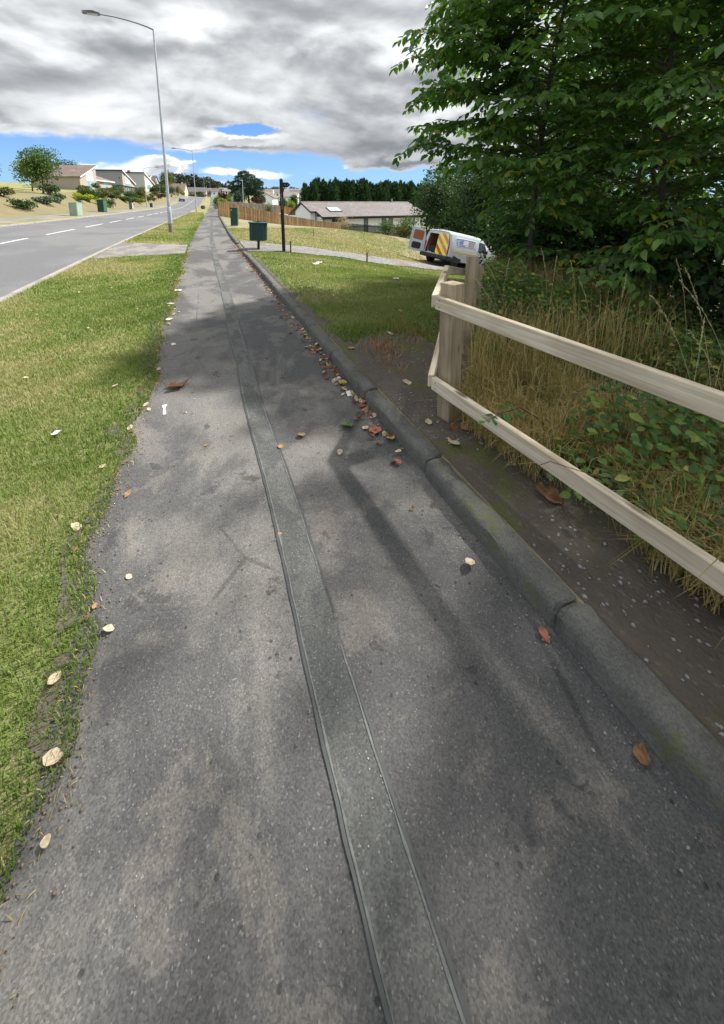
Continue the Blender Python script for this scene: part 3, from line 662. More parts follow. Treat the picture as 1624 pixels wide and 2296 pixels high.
def drive_f(x, y): return np.minimum(np.minimum(y - 59, 76 - y), np.minimum(x - 12.2, 16.6 + (y - 59) * .05 - x))
patch('driveway', 11, 19, 58, 77, .5, drive_f, 'pavement', .10)

# ------------------------------------------------------------------ grass as ground cover
def in_view(x, y, margin=84):
    a = np.degrees(np.arctan2(x, y)) - 19.2
    return (np.abs((a + 180) % 360 - 180) < margin) | (np.hypot(x, y) < 3.2)
def scatter(n, x0, x1, y0, y1, rng):
    return rng.uniform(x0, x1, n), rng.uniform(y0, y1, n)
def grass_blades(name, x, y, L, Wd, tint, mat, lean=.55, tpl='blade', dz=0.0):
    rng = np.random.default_rng(len(x)); n = len(x); z = ground(x, y) + dz
    a = rng.uniform(0, 6.28, n); ln = rng.uniform(.1, 1, n) * lean * 1.6
    D = np.stack([np.cos(a) * ln, np.sin(a) * ln, np.ones(n)], 1); U = np.stack([-np.cos(a), -np.sin(a), ln], 1)
    me = leaves(name, np.stack([x, y, z - .004], 1), D, U, L, Wd, tint, mat, tpl)
    return tag(link(name, me), kind='stuff')
def turf(name, specs, x0, x1, y0, y1, keep, seed, greenf):
    rng = np.random.default_rng(seed); xs = []; ys = []; ls = []; ws = []
    for (a, b, dens, L, Wd) in specs:     # distance band, blades per square metre, size
        m = int((x1 - x0) * (min(y1, b) - max(y0, a)) * dens)
        if m <= 0: continue
        x, y = scatter(m, x0, x1, max(y0, a), min(y1, b), rng); k = keep(x, y) & in_view(x, y); x = x[k]; y = y[k]
        xs.append(x); ys.append(y); ls.append(L * rng.uniform(.5, 1.35, len(x))); ws.append(np.full(len(x), Wd) * rng.uniform(.7, 1.3, len(x)))
    x = np.concatenate(xs); y = np.concatenate(ys)
    t = np.clip(greenf(x, y) + rng.normal(0, .17, len(x)), 0, 1)
    return grass_blades(name, x, y, np.concatenate(ls), np.concatenate(ws), t, 'grass')
def keep_v(x, y): u = x - cx(y); return (u < PE + .03 + wl(y) + .05 * np.abs(vnoise(x, y, 9, 1))) & (u > RU1 + .1) & (crossing_f(x, y) < .02)
def green_v(x, y):
    u = x - cx(y); edge = np.clip((u + 1.15) / .5, 0, 1)
    return .60 + .30 * vnoise(x, y, 1.3, 21) + .16 * vnoise(x, y, 4, 22) - .36 * edge - .22 * np.exp(-(y / 3.2) ** 2) + .16 * np.clip((y - 14) / 14, 0, 1)
turf('verge_grass', [(-1.6, 2.6, 15000, .038, .0035), (2.6, 4.5, 9000, .04, .005), (4.5, 8, 4500, .042, .008), (8, 14, 1700, .045, .014), (14, 30, 420, .05, .03), (30, 70, 90, .07, .07)], -3.25, .3, -1.6, 70, keep_v, 31, green_v)
def keep_l(x, y): return (soil_f(x, y) < .02 + .05 * vnoise(x, y, 14, 5)) & (track_f(x, y) < .0) & (x > 1.3)
def green_l(x, y): return .50 + .22 * vnoise(x, y, .9, 41) + .16 * vnoise(x, y, 3, 42) + .45 * np.clip((y - 13.2) / 3.0, 0, 1) - .12 * np.exp(-((y - 4.2) / 1.1) ** 2)
turf('lawn_grass', [(2.5, 5.5, 7500, .04, .006), (5.5, 9, 2600, .042, .011), (9, 14.5, 1000, .045, .018), (14.5, 25, 260, .06, .035)], 1.3, 12, 2.5, 25, keep_l, 33, green_l)
rng = np.random.default_rng(5)     # longer tufts where the mower does not reach
x = np.concatenate([rng.normal(1.75, .22, 700), rng.normal(2.15, .2, 500), 1.42 + rng.normal(0, .05, 300)]); y = np.concatenate([rng.normal(4.15, .13, 700), rng.normal(4.0, .16, 500), rng.uniform(4.3, 10, 300)])
grass_blades('grass_tufts', x, y, rng.uniform(.05, .13, len(x)), .006, np.clip(rng.normal(.3, .22, len(x)), 0, 1), 'grass', .8)
x = np.concatenate([rng.normal(2.25, .15, 500), rng.normal(1.75, .10, 260), rng.normal(1.62, .1, 120)]); y = np.concatenate([rng.normal(3.95, .28, 500), rng.normal(3.55, .12, 260), rng.normal(3.2, .2, 120)])
M['deadgrass'] = leafmat('rusty_dead_grass', [(0, (.20, .10, .045)), (1, (.44, .27, .14))], .15, .8, .1)
grass_blades('dead_grass_clump', x, y, rng.uniform(.05, .14, len(x)), .005, rng.uniform(0, 1, len(x)), 'deadgrass', 1.6)
n = 2600; y = rng.uniform(.5, 14, n); x = PE + wl(y) + np.abs(rng.normal(0, .05, n)) + cx(y)     # dead thatch along the footpath's grassy edge
grass_blades('edge_thatch', x, y, rng.uniform(.014, .03, n) * np.clip(.7 + y / 5, .8, 2.4), .0026 + .0012 * np.clip(y / 4, 0, 2), rng.uniform(.2, 1, n), 'straw', 3.0, dz=.006)
M['crumb'] = plain('soil_crumb', (0.17, 0.13, 0.09), 0.9, var=.6, scale=9, obj=False)
# chippings on the soil and grit in the gutter
def pebbles(name, x, y, size, mat, dz=0):
    rng = np.random.default_rng(len(x) + 3); n = len(x)
    tv = np.array([(1, 0, 0), (-1, 0, 0), (0, 1, 0), (0, -1, 0), (0, 0, 1), (0, 0, -.6)], float); tf = np.array([(0, 2, 4), (2, 1, 4), (1, 3, 4), (3, 0, 4), (2, 0, 5), (1, 2, 5), (3, 1, 5), (0, 3, 5)])
    sc = np.stack([size * rng.uniform(.7, 1.4, n), size * rng.uniform(.6, 1.2, n), size * rng.uniform(.4, .8, n)], 1); a = rng.uniform(0, 6.28, n)
    V = tv[None] * sc[:, None] * rng.uniform(.75, 1.25, (n, 6, 1)); ca, sa = np.cos(a)[:, None], np.sin(a)[:, None]
    V = np.stack([V[..., 0] * ca - V[..., 1] * sa, V[..., 0] * sa + V[..., 1] * ca, V[..., 2]], -1) + np.stack([x, y, ground(x, y) + dz + size * .2], 1)[:, None]
    return tag(link(name, npmesh(name, V, tf[None] + (np.arange(n) * 6)[:, None, None], mat)), kind='stuff')
n = 700; x = 1.31 + np.abs(rng.normal(0, .45, n)); y = rng.uniform(.1, 3.9, n); k = (soil_f(x, y) > 0) & (vnoise(x, y, 3.5, 61) > -.1)
pebbles('soil_chippings', x[k], y[k], rng.uniform(.003, .011, n)[k], 'stone', .006)
n = 600; y = rng.uniform(.1, 12, n); x = 1.16 - np.abs(rng.normal(0, .10, n)); pebbles('gutter_grit', x, y, rng.uniform(.002, .006, n), 'stone')
n = 700; y = rng.uniform(.2, 8, n); x = rng.uniform(.22, .41, n); pebbles('trench_grit', x, y, rng.uniform(.0015, .004, n), 'stone', .004)
n = 700; y = rng.uniform(.2, 6, n); x = PE + .1 + np.abs(rng.normal(0, .3, n)); n2 = 2600; y2 = rng.uniform(.2, 9, n2); pebbles('edge_crumbs', PE + wl(y2) + .02 + np.abs(rng.normal(0, .055, n2)), y2, rng.uniform(.0015, .0055, n2), 'crumb', .003)
pebbles('path_grit', x, y, rng.uniform(.0012, .0035, n), 'stone')
# ------------------------------------------------------------------ street furniture
def cone_box(mb, s, z0, z1, tip, mi=0):
    mb.box(-s, s, -s, s, z0, z1, mi); h = s
    mb.add([(-h, -h, z1 + .001), (h, -h, z1 + .001), (h, h, z1 + .001), (-h, h, z1 + .001), (0, 0, z1 + tip)], [(0, 1, 4), (1, 2, 4), (2, 3, 4), (3, 0, 4)], mi)
def text_mesh(name, body, size, mat, parent, loc, rot, extrude=.001, align='LEFT', spacing=1.0, bold=0.0):
    cu = bpy.data.curves.new(name, 'FONT'); cu.body = body; cu.size = size; cu.extrude = extrude; cu.align_x = align; cu.space_line = spacing; cu.offset = bold
    o = bpy.data.objects.new(name, cu); COL.objects.link(o); dg = bpy.context.evaluated_depsgraph_get()
    me = bpy.data.meshes.new_from_object(o.evaluated_get(dg)); bpy.data.objects.remove(o, do_unlink=True); bpy.data.curves.remove(cu)
    me.materials.clear(); me.materials.append(M[mat]); t = link(name, me, parent, loc); t.rotation_euler = rot; return t

x, y = 1.79, 13.61; t = thing('litter_bin', 'dark green fluted litter bin on a single post beside the footpath', 'litter bin', (x, y, gz(x, y)), R(-14)); t.rotation_euler = (R(1.0), R(1.8), R(-14))
MB().box(-.04, .04, -.04, .04, -.1, .42).build('post', 'binpost', t)
def flute(sc, z, n=88, rib=True):
    vs = []
    for i in range(n):
        a = 2 * math.pi * i / n; c_, s_ = math.cos(a), math.sin(a); k = (abs(c_) ** 5 + abs(s_) ** 5) ** (-1 / 5); q = k * sc * (1 + (.028 if rib and (i // 2) % 2 else -.02 if rib else 0)); vs.append((q * c_, q * s_, z))
    return vs
def rings(mb, rs, cap=True):
    n = len(rs[0]); o = len(mb.v)
    for r_ in rs: mb.v += r_
    for k in range(len(rs) - 1):
        for j in range(n): mb.f.append((o + k * n + j, o + k * n + (j + 1) % n, o + (k + 1) * n + (j + 1) % n, o + (k + 1) * n + j)); mb.mi.append(0)
    if cap: mb.f += [tuple(o + i for i in range(n))[::-1], tuple(o + (len(rs) - 1) * n + i for i in range(n))]; mb.mi += [0, 0]
mb = MB(); rings(mb, [flute(.268, .34), flute(.28, .36), flute(.285, .93)]); mb.build('fluted_body', 'bin', t)
mb = MB(); rings(mb, [flute(.295, .915, rib=False), flute(.325, .925, rib=False), flute(.328, .955, rib=False), flute(.29, .965, rib=False), flute(.28, .95, rib=False)]); mb.build('rim', 'bin', t)
mb = MB(); mb.box(-.03, .03, -.27, .27, .966, .985); mb.box(-.02, .02, -.03, .03, .985, 1.01); mb.build('lid_bar', 'binpost', t)

x, y = 2.57, 13.06; t = thing('finger_post', 'tall black waymark post with a pointed finger board near its top', 'signpost', (x, y, gz(x, y)), R(-16)); t.rotation_euler = (0, R(-.7), R(-16))
mb = MB(); cone_box(mb, .053, -.3, 2.40, .05); mb.build('post', 'blackpost', t)
mb = MB(); mb.prism([(.04, -.015, 2.155), (.215, -.015, 2.155), (.30, -.015, 2.232), (.215, -.015, 2.309), (.04, -.015, 2.309)], (0, .03, 0)); fb = mb.build('finger_board', 'blackpost', t)
mb = MB(); mb.lathe([(.028, -.0185), (.028, -.0165)], 14, (.115, 0, 2.232), 'y'); mb.build('emblem', 'greyfilm', fb)
mb = MB(); mb.prism([(.20, -.0165, 2.20), (.235, -.0165, 2.232), (.20, -.0165, 2.264)], (0, -.002, 0)); mb.build('arrow', 'greyfilm', fb)
mb = MB(); mb.lathe([(.02, -.0555), (.02, -.054)], 10, (0, 0, 1.93), 'y'); mb.prism([(-.018, -.054, 1.86), (.018, -.054, 1.86), (.0, -.054, 1.905)], (0, -.0015, 0)); mb.build('emblem', 'greyfilm', t)
zt = 1.80
for ch in 'PUBLIC PATH':
    if ch != ' ': text_mesh('letter', ch, .046, 'lettering', t, (0, -.0545, zt), (R(90), 0, 0), .0008, 'CENTER')
    zt -= .036

x, y = 2.02, 26.77; t = thing('utility_cabinet', 'dark green utility cabinet on the grass right of the footpath', 'cabinet', (x, y, gz(x, y)), R(-17))
mb = MB(); mb.bbox(-.225, .225, -.16, .16, .05, 1.16, .008); mb.build('body', 'cab', t)
MB().box(-.24, .24, -.175, .175, -.1, .055).build('plinth', 'kerbpale', t)
MB().bbox(-.24, .24, -.175, .175, 1.162, 1.20, .008).build('roof', 'cab', t)
mb = MB(); mb.box(-.205, .205, -.168, -.161, .10, 1.12); d_ = mb.build('door', 'cab', t); MB().box(.15, .17, -.185, -.169, .6, .72).build('handle', 'binpost', d_)
MB().box(-.18, -.12, -.171, -.1685, 1.03, 1.08).build('sticker', 'sticker', t)
def wood_stake(x, y, h, s, lab, lean=0, m='stake'):
    o = MB(); cone_box(o, s, -.2, h, .02); o = o.build('stake', m, None, loc=(x, y, gz(x, y))); o.rotation_euler = (R(lean), R(lean * .7), .3); tag(o, lab, 'stake')
wood_stake(2.76, 12.85, .40, .018, 'short rusty brown stake beside the black waymark post', 0, 'tub')
wood_stake(5.6, 12.93, .42, .024, 'pale wooden stake on the near edge of the gravel track', 1)
wood_stake(5.77, 20.8, .42, .022, 'thin wooden stake out in the dry field', 0)

def lamp(loc, H, side, lab, arm=2.3, dirz=0.0, lean=0, banded=False):
    t = thing('street_lamp', lab, 'street lamp', loc, dirz, 'street lamps along the road'); t.rotation_euler = (0, R(lean), dirz)
    mb = MB(); k = H / 10
    mb.tube([(0, 0, .5), (0, 0, 1.32), (0, 0, 1.40)], [.113 * k, .110 * k, .078 * k], 14, cap=False); mb.tube([(0, 0, 1.40), (0, 0, H - .05)], [.076 * k, .045 * k], 12)
    col_ = mb.build('column', 'galv', t, True)
    MB().tube([(0, 0, -.3), (0, 0, .5)], [.117 * k, .116 * k], 14).build('foot', 'lampbase' if banded else 'galv', t, True)
    if banded: MB().lathe([(.083, 1.42), (.085, 1.43), (.085, 1.80), (.083, 1.81)], 14).build('collar', 'galv', t, True)
    MB().box(-.05, .05, -.122 * k, -.10 * k, .62, 1.12).build('door', 'galv', t)
    mb = MB(); pts = [(0, 0, H - .06), (side * .02, 0, H - .01)] + [(side * arm * q, 0, H + .34 * (1 - (1 - q) ** 2)) for q in (.12, .3, .5, .75, 1)]; mb.tube(pts, [.045 * k, .042 * k, .036, .032, .030, .028, .027], 8); mb.build('arm', 'galvdark', t, True)
    mb = MB(); z = H + .34; a0, a1 = side * arm, side * (arm + .75)
    mb.add([(a0, -.05, z - .05), (a1, -.13, z - .04), (a1, .13, z - .04), (a0, .05, z - .05), (a0, -.05, z + .05), (side * (arm + .3), -.13, z + .09), (a1, -.10, z + .04), (a1, .10, z + .04), (side * (arm + .3), .13, z + .09), (a0, .05, z + .05)],
           [(0, 1, 2, 3), (0, 4, 5, 6, 1), (3, 2, 7, 8, 9), (4, 9, 8, 5), (5, 8, 7, 6), (1, 6, 7, 2), (0, 3, 9, 4)])
    hd_ = mb.build('lamp_head', 'galvdark', t); MB().box(min(a0, a1) + .2, max(a0, a1) - .12, -.09, .09, z - .065, z - .043).build('lens', 'glass_lens', hd_)
    return t
lamp((-1.67, 23.43, gz(-1.67, 23.43)), 10.2, -1, 'nearest street lamp, tall column on the grass verge with a rusty foot', 2.3, R(2), -.35, True)
lamp((-.84, 71.5, gz(-.84, 71.5)), 10, -1, 'second street lamp on the near verge, arm reaching left over the road', 2.5, R(2))
lamp((1.55, 166, gz(1.55, 166)), 10, -1, 'third street lamp on the near verge, before the far bend', 2.6, R(2))
lamp((-11.2, 95, gz(-11.2, 95)), 8.2, 1, 'street lamp by the garden banks across the road, arm reaching right', 2.2, R(-2))
lamp((-9.7, 178, gz(-9.7, 178)), 9.2, 1, 'street lamp on the far pavement by the autumn tree', 2.6, R(-2))
lamp((6.0, 262, gz(6, 262)), 9.5, -1, 'small distant street lamp at the road bend, left of the white gables', 2.2, 0)
def pole(x, y, h, r_, lab, cat, m='galv', head=True):
    t = thing('lamp_post', lab, cat, (x, y, gz(x, y)), 0)
    MB().tube([(0, 0, -.3), (0, 0, h)], [r_, r_ * .6], 8).build('column', m, t, True)
    if head: MB().tube([(-.55, 0, h + .05), (-.15, 0, h + .06), (.12, 0, h + .0)], [.05, .10, .07], 6).build('lamp_head', m, t)
pole(8.24, 83.4, gz(0, 0) + 6.7, .11, 'slim pale lamp post standing in front of the big pine', 'street lamp')
for (x, y, h, lab) in [(-9.5, 252, 8, 'far thin pole before the brown-roofed house at the bend'), (-2.6, 232, 7.6, 'far thin pole right of the brown-roofed house at the bend'), (3.4, 236, 6.5, 'far thin pole left of the third street lamp'), (-13.5, 236, 5.5, 'short far pole above the yellowing bush'), (13.5, 272, 7, 'far thin pole by the teal gable end'),
                       (40, 205, 7, 'thin pole among the town roofs, right of the waymark post'), (47, 190, 7, 'thin pole farther right among the town roofs')]:
    pole(x, y, h, .09, lab, 'pole', head=False)
def cabinet(x, y, w, d_, h, m1, m2, lab, rz=0):
    t = thing('utility_cabinet', lab, 'cabinet', (x, y, gz(x, y)), rz)
    MB().bbox(-w / 2, w / 2, -d_ / 2, d_ / 2, -.1, h, .015).build('body', m1, t)
    MB().box(w / 2 + .001, w / 2 + .02, -d_ / 2 + .04, d_ / 2 - .04, .08, h - .06).build('door', m2, t)
    MB().bbox(-w / 2 - .02, w / 2 + .03, -d_ / 2 - .02, d_ / 2 + .02, h + .001, h + .04, .01).build('roof', m1, t)
cabinet(-12.1, 58.1, .75, .9, 1.55, 'cab', 'cabmid', 'tall dark green cabinet across the road with a paler side', R(-14))
cabinet(-11.6, 77.2, .5, .62, 1.15, 'cabgrey', 'cabside', 'small grey cabinet on the far verge before the garden bank', R(-12))
cabinet(-11.3, 43.6, .7, .95, 1.25, 'cabpale', 'cabpale', 'pale green cabinet, nearest on the far verge', R(-14))
t = thing('wheelie_bin', 'dark bin with a pale top beside the far pavement lamp', 'bin', (-10.6, 97.5, gz(-10.6, 97.5)))
MB().add([(-.24, -.26, 0), (.24, -.26, 0), (.24, .26, 0), (-.24, .26, 0), (-.29, -.33, .95), (.29, -.33, .95), (.29, .33, .95), (-.29, .33, .95)], [(3, 2, 1, 0), (4, 5, 6, 7), (0, 1, 5, 4), (1, 2, 6, 5), (2, 3, 7, 6), (3, 0, 4, 7)]).build('body', 'carblue', t)
MB().bbox(-.31, .31, -.36, .35, .955, 1.04, .02).build('lid', 'cabside', t)
for s_ in (-1, 1): MB().lathe([(.1, -.03), (.1, .03)], 10, (s_ * .26, .28, .1), 'x').build('wheel', 'rubber', t)
t = thing('planter_tub', 'brown round tub at the corner of the verge by the side road', 'planter', (.35, 97, gz(.35, 97)))
MB().lathe([(.34, 0), (.46, .2), (.48, .5), (.44, .82), (.40, .84), (.36, .76)], 14).build('tub', 'tub', t, True)
MB().lathe([(.36, .74), (.2, .82), (.02, .85)], 10).build('soil', 'soil', t)
t = thing('marker_sign', 'small pale upright sign beyond the fence, left of the pine', 'sign', (6.5, 89.5, gz(6.5, 89.5)), R(-10))
MB().box(-.04, .04, -.03, .03, -.2, 1.9).build('post', 'galv', t); MB().box(-.2, .2, -.06, -.032, 1.7, 3.1).build('panel', 'cabside', t)

# ------------------------------------------------------------------ fences
def topline(x): return np.interp(x, [1.85, 3.8, 6.1, 9.3, 9.95, 13.6, 15.3, 16.9], [1.86, 1.46, .93, .28, .10, -.52, -.80, -.86])
t = thing('timber_fence', 'new tan boarded fence stepping down the slope behind the grass', 'fence', (0, 47.6, 0))
boards = {}
def board(parent, name, w, th, zt, zb, loc, rz, m, key):
    k = (key, round(w, 3)); 
    if k not in boards:
        mb = MB(); mb.bbox(-w / 2, w / 2, -th / 2, th / 2, 0, 1, .002); boards[k] = mb.mesh(name, m)
    o = link(name, boards[k], parent, (loc[0], loc[1], zb)); o.scale = (1, 1, zt - zb); o.rotation_euler = (0, 0, rz); return o
xs = np.arange(1.95, 16.85, .2); g0 = ground(xs, np.full(len(xs), 47.6)); g1 = ground(xs + .1, np.full(len(xs), 47.65))
rr = random.Random(4)
for i, x in enumerate(xs):
    board(t, 'board', .105, .02, float(topline(x)) - .03 + rr.uniform(-.012, .012), float(g0[i]) - .05, (x + rr.uniform(-.006, .006), 0), 0, 'board', 'a')
    if x + .1 < 16.8: board(t, 'board', .115, .02, float(topline(x + .1)) - .03, float(g1[i]) - .05, (x + .1, .10), 0, 'board', 'a')
for zf in (.12, .5, .9):
    mb = MB(); px = np.linspace(1.9, 16.85, 12)
    for a, b in zip(px[:-1], px[1:]):
        za, zb = [float(topline(q)) * (1 - zf) + (float(topline(q)) - 1.8) * zf for q in (a, b)]
        mb.prism([(a, .014, za - .04), (b, .014, zb - .04), (b, .014, zb + .04), (a, .014, za + .04)], (0, .045, 0))
    mb.build('rail', 'board', t)
mb = MB(); px = np.linspace(1.86, 16.9, 40)
for a, b in zip(px[:-1], px[1:]): mb.prism([(a, -.03, float(topline(a)) - .027), (b, -.03, float(topline(b)) - .027), (b, -.03, float(topline(b)) - .004), (a, -.03, float(topline(a)) - .004)], (0, .125, 0))
mb.build('capping', 'rail', t)  # pale timber paints a lit highlight along the fence top
for x in (1.88, 4.8, 7.8, 10.8, 13.8, 16.86): board(t, 'post', .1, .1, float(topline(x)) + .02, gz(x, 47.7) - .3, (x, .14), 0, 'board', 'p')
for k in range(22):   # the return along the footpath
    y = 47.75 + k * .2; x = 1.86 + (float(cx(y)) - float(cx(47.6))) * .9; board(t, 'board', .115, .02, 1.84 + .004 * k, gz(x, y) - .05, (x, y - 47.6), R(90), 'greywood', 'r')
def simple_fence(name, lab, a, b, ztop, h, m, w=.14, gap=.01, post=2.4, group=None, hole=None):
    """straight boarded fence; far off, so the boards are joined"""
    (ax, ay), (bx, by) = a, b; L = math.hypot(bx - ax, by - ay); rz = math.atan2(by - ay, bx - ax); t = thing(name, lab, 'fence', (ax, ay, 0), rz, group)
    mb = MB(); q = random.Random(int(L * 100)); n = int(L / (w + gap))
    for i in range(n):
        s_ = (i + .5) * (w + gap); f = s_ / L; zt = ztop[0] * (1 - f) + ztop[1] * f; dy = q.uniform(-.004, .004) + (.03 if i % 2 else 0)
        mb.box(s_ - w / 2, s_ + w / 2, dy, dy + .018, zt - h, zt + q.uniform(-.015, .01))
    o = mb.build('boards', m, t); tag(o, kind='stuff')
    for zf in (.2, .8):
        mb = MB(); mb.prism([(0, .05, ztop[0] - h * zf - .04), (L, .05, ztop[1] - h * zf - .04), (L, .05, ztop[1] - h * zf + .04), (0, .05, ztop[0] - h * zf + .04)], (0, .04, 0)); mb.build('rail', m, t)
    for k in range(int(L / post) + 1):
        s_ = min(L, k * post); f = s_ / L; zt = ztop[0] * (1 - f) + ztop[1] * f; MB().box(s_ - .06, s_ + .06, -.05, .048, zt - h - .3, zt + .05).build('post', m, t)
    return t
simple_fence('board_fence', 'silver grey boarded fence rising behind the new tan fence', (3.6, 64.4), (13.2, 69.6), (1.9, 1.25), 2.4, 'greywood', post=2.45)
simple_fence('board_fence', 'bright orange boarded fence to the right of the grey fence', (14.2, 80.3), (17.6, 70.3), (1.15, .45), 1.35, 'orange', post=2.5)
simple_fence('board_fence', 'small brown fence panel between the driveway and the white bungalow', (17.3, 66.0), (19.2, 65.3), (1.2, 1.2), 1.5, 'greywood', post=1.9)
pf = thing('picket_fence', 'low dark picket fence before the white bungalow', 'fence', (0, 0, 0))
mb = MB(); line = [(16.95, 46.6), (18.6, 42.8), (21.0, 38.6), (23.6, 34.2)]; q = random.Random(3)
for (ax, ay), (bx, by) in zip(line[:-1], line[1:]):
    L = math.hypot(bx - ax, by - ay); rz = math.atan2(by - ay, bx - ax); n = int(L / .125)
    for i in range(n):
        f = (i + .5) / n; px_, py_ = ax + (bx - ax) * f, ay + (by - ay) * f; z = gz(px_, py_); h = float(np.interp(py_, [34, 38.6, 42.8, 46.6], [-1.35, -1.05, -.95, -.90])) - z + q.uniform(-.04, .04)
        mb.box(-.042, .042, -.01, .01, z - .05, z + h, mat=Matrix.Translation((px_, py_, 0)) @ Matrix.Rotation(rz, 4, 'Z'))
tag(mb.build('pickets', 'darkwood', pf), kind='stuff')
for zf in (.5, 1.15):
    mb = MB()
    for (ax, ay), (bx, by) in zip(line[:-1], line[1:]): mb.prism([(ax, ay, gz(ax, ay) + zf), (bx, by, gz(bx, by) + zf), (bx, by, gz(bx, by) + zf + .08), (ax, ay, gz(ax, ay) + zf + .08)], (.035, .02, 0))
    mb.build('rail', 'darkwood', pf)
# post and rail fence in the foreground
PA = Vector((1.585, 2.15)); ang1 = math.atan2(-.996, .09); ang2 = math.atan2(.70, .71)
t = thing('post_and_rail_fence', 'bleached post and rail fence turning a corner beside the footpath', 'fence', (PA.x, PA.y, 0))
def post(x, y, h, s, rz, lab=None, zb=None):
    zg = gz(PA.x + x, PA.y + y) - .25 if zb is None else zb; mb = MB(); mb.bbox(-s / 2, s / 2, -s / 2, s / 2, zg, h, .004); o = mb.build('post', 'post', t, loc=(x, y, 0)); o.rotation_euler = (0, 0, rz)
    if lab: o['label'] = lab
    return o
pa = post(0, 0, 1.075, .112, ang1); pa.rotation_euler = (R(1.0), R(-.8), ang1 + R(6))
post(.93, 1.02, 1.085, .10, R(-22), 'taller brown corner post with a bright sawn top')
post(2.55, 2.85, .62, .11, ang2); post(4.2, 4.6, .2, .11, ang2)
n1_ = Vector((math.cos(ang1), math.sin(ang1))); s1_ = Vector((n1_.y, -n1_.x))
post(n1_.x * 1.85, n1_.y * 1.85, 1.06, .112, ang1)
def rail(p, q_, z0, z1, h=.09, th=.042):
    d_ = Vector((q_[0] - p[0], q_[1] - p[1], z1 - z0)); L = d_.length; mb = MB(); mb.bbox(0, L, -th / 2, th / 2, -h / 2, h / 2, .004)
    o = mb.build('rail', 'rail', t, loc=(p[0], p[1], z0)); o.rotation_euler = (0, -math.asin(d_.z / L), math.atan2(d_.y, d_.x)); return o
C0 = Vector((-.125, .02))           # where the rails meet at the corner
for zt, zr in ((.945, .95), (.365, .345)):
    e1 = C0 + n1_ * 2.6; r1 = rail(C0 + Vector((0, 0)), e1, zt, zr - .02)
    e2 = C0 + Vector((.80, 1.06)) ; rail(C0 + Vector((-.005, .028)), e2, zt, zt + .005)
    rail(e2 + Vector((.01, .01)), e2 + Vector((1.75, 1.9)), zt, zt - .45)
    for dz_ in (-.022, .022):
        o = MB().lathe([(.004, -.0228), (.004, -.0215)], 8, (.045, 0, dz_), 'y'); o.build('nail_head', 'binpost', r1)
# ------------------------------------------------------------------ white bungalow
def wall_window(parent, x0, x1, z0, z1, y, glass, frame, nx=-1, sill=True, mull=1, name='window'):
    """window set in a wall facing local -y; the frame stands 2 cm proud"""
    mb = MB(); f = .055
    mb.box(x0, x1, y - .03, y + .01, z1 - f, z1); mb.box(x0, x1, y - .03, y + .01, z0, z0 + f); mb.box(x0, x0 + f, y - .028, y + .01, z0 + f, z1 - f); mb.box(x1 - f, x1, y - .028, y + .01, z0 + f, z1 - f)
    for k in range(1, mull): xm = x0 + (x1 - x0) * k / mull; mb.box(xm - f / 2, xm + f / 2, y - .027, y + .01, z0 + f, z1 - f)
    w = mb.build(name, frame, parent)
    for k in range(mull):
        a = x0 + (x1 - x0) * k / mull + f * .6; b = x0 + (x1 - x0) * (k + 1) / mull - f * .6; MB().box(a, b, y - .012, y + .005, z0 + f * .9, z1 - f * .9).build('pane', glass, w)
    if sill: MB().box(x0 - .06, x1 + .06, y - .09, y + .005, z0 - .07, z0 - .004).build('sill', 'kerbpale', w)
    return w
def roof_slope(parent, x0, x1, y0, z0, y1, z1, mat, course=.34, th=.10, name='roof'):
    """tiled slope from eave (y0,z0) to ridge (y1,z1): every course is a step"""
    L = math.hypot(y1 - y0, z1 - z0); n = max(2, int(L / course)); mb = MB(); uy, uz = (y1 - y0) / L, (z1 - z0) / L; ny, nz = -uz, uy
    if nz < 0: ny, nz = -ny, -nz
    for i in range(n):
        a, b = i * L / n, (i + 1) * L / n; lift = .045
        P = lambda s_, h: (y0 + uy * s_ + ny * h, z0 + uz * s_ + nz * h)
        q = [P(a, 0), P(b + .02, 0), P(b + .02, .008), P(a, lift)]
        mb.prism([(x0, *p) for p in q], (x1 - x0, 0, 0))
    return mb.build(name, mat, parent)
ax = math.atan2(2.7, 17.0)
BX, BY, GB = 14.75, 48.6, -2.95
t = thing('bungalow', 'long white bungalow with a grey tiled roof and black fascia', 'house', (BX, BY, 0), ax)
EZ, RZ, RY = -.20, 1.72, 4.6; LEN = 17.2
MB().box(0, LEN, 0, 8.6, GB - .6, EZ + .02).build('wall', 'white', t)
mb = MB(); wy0, wy1 = 1.75, 7.0; wz = RZ - (RZ - EZ) * (RY - wy0 + .35) / (RY + .4)
mb.prism([(-.95, wy0, GB - .6), (-.95, wy1, GB - .6), (-.95, wy1, wz - .05), (-.95, RY, RZ - .14), (-.95, wy0, wz - .05)], (.95, 0, 0)); mb.build('gable_wall', 'white', t)
rf = roof_slope(t, .0 - .28, LEN + .3, -.45, EZ, RY, RZ, 'tile'); roof_slope(t, -1.15, -.282, wy0 - .35, wz, RY, RZ, 'tile'); roof_slope(t, -1.15, LEN + .3, 9.6, EZ, RY + .002, RZ, 'tile')
mb = MB()
for k in range(41): a = -1.15 + k * .45; mb.tube([(a, RY, RZ + .02), (a + .44, RY, RZ + .022)], .085, 8)
mb.build('ridge_tiles', 'tile', t)
mb = MB(); mb.box(-.30, LEN + .32, -.53, -.455, EZ - .27, EZ + .07); mb.box(-.30, LEN + .32, -.455, -.002, EZ - .27, EZ - .23); mb.build('fascia', 'fascia', t)
mb = MB(); mb.box(-1.17, -.30, wy0 - .43, wy0 - .352, wz - .14, wz + .06); mb.build('fascia', 'fascia', t)
mb = MB()
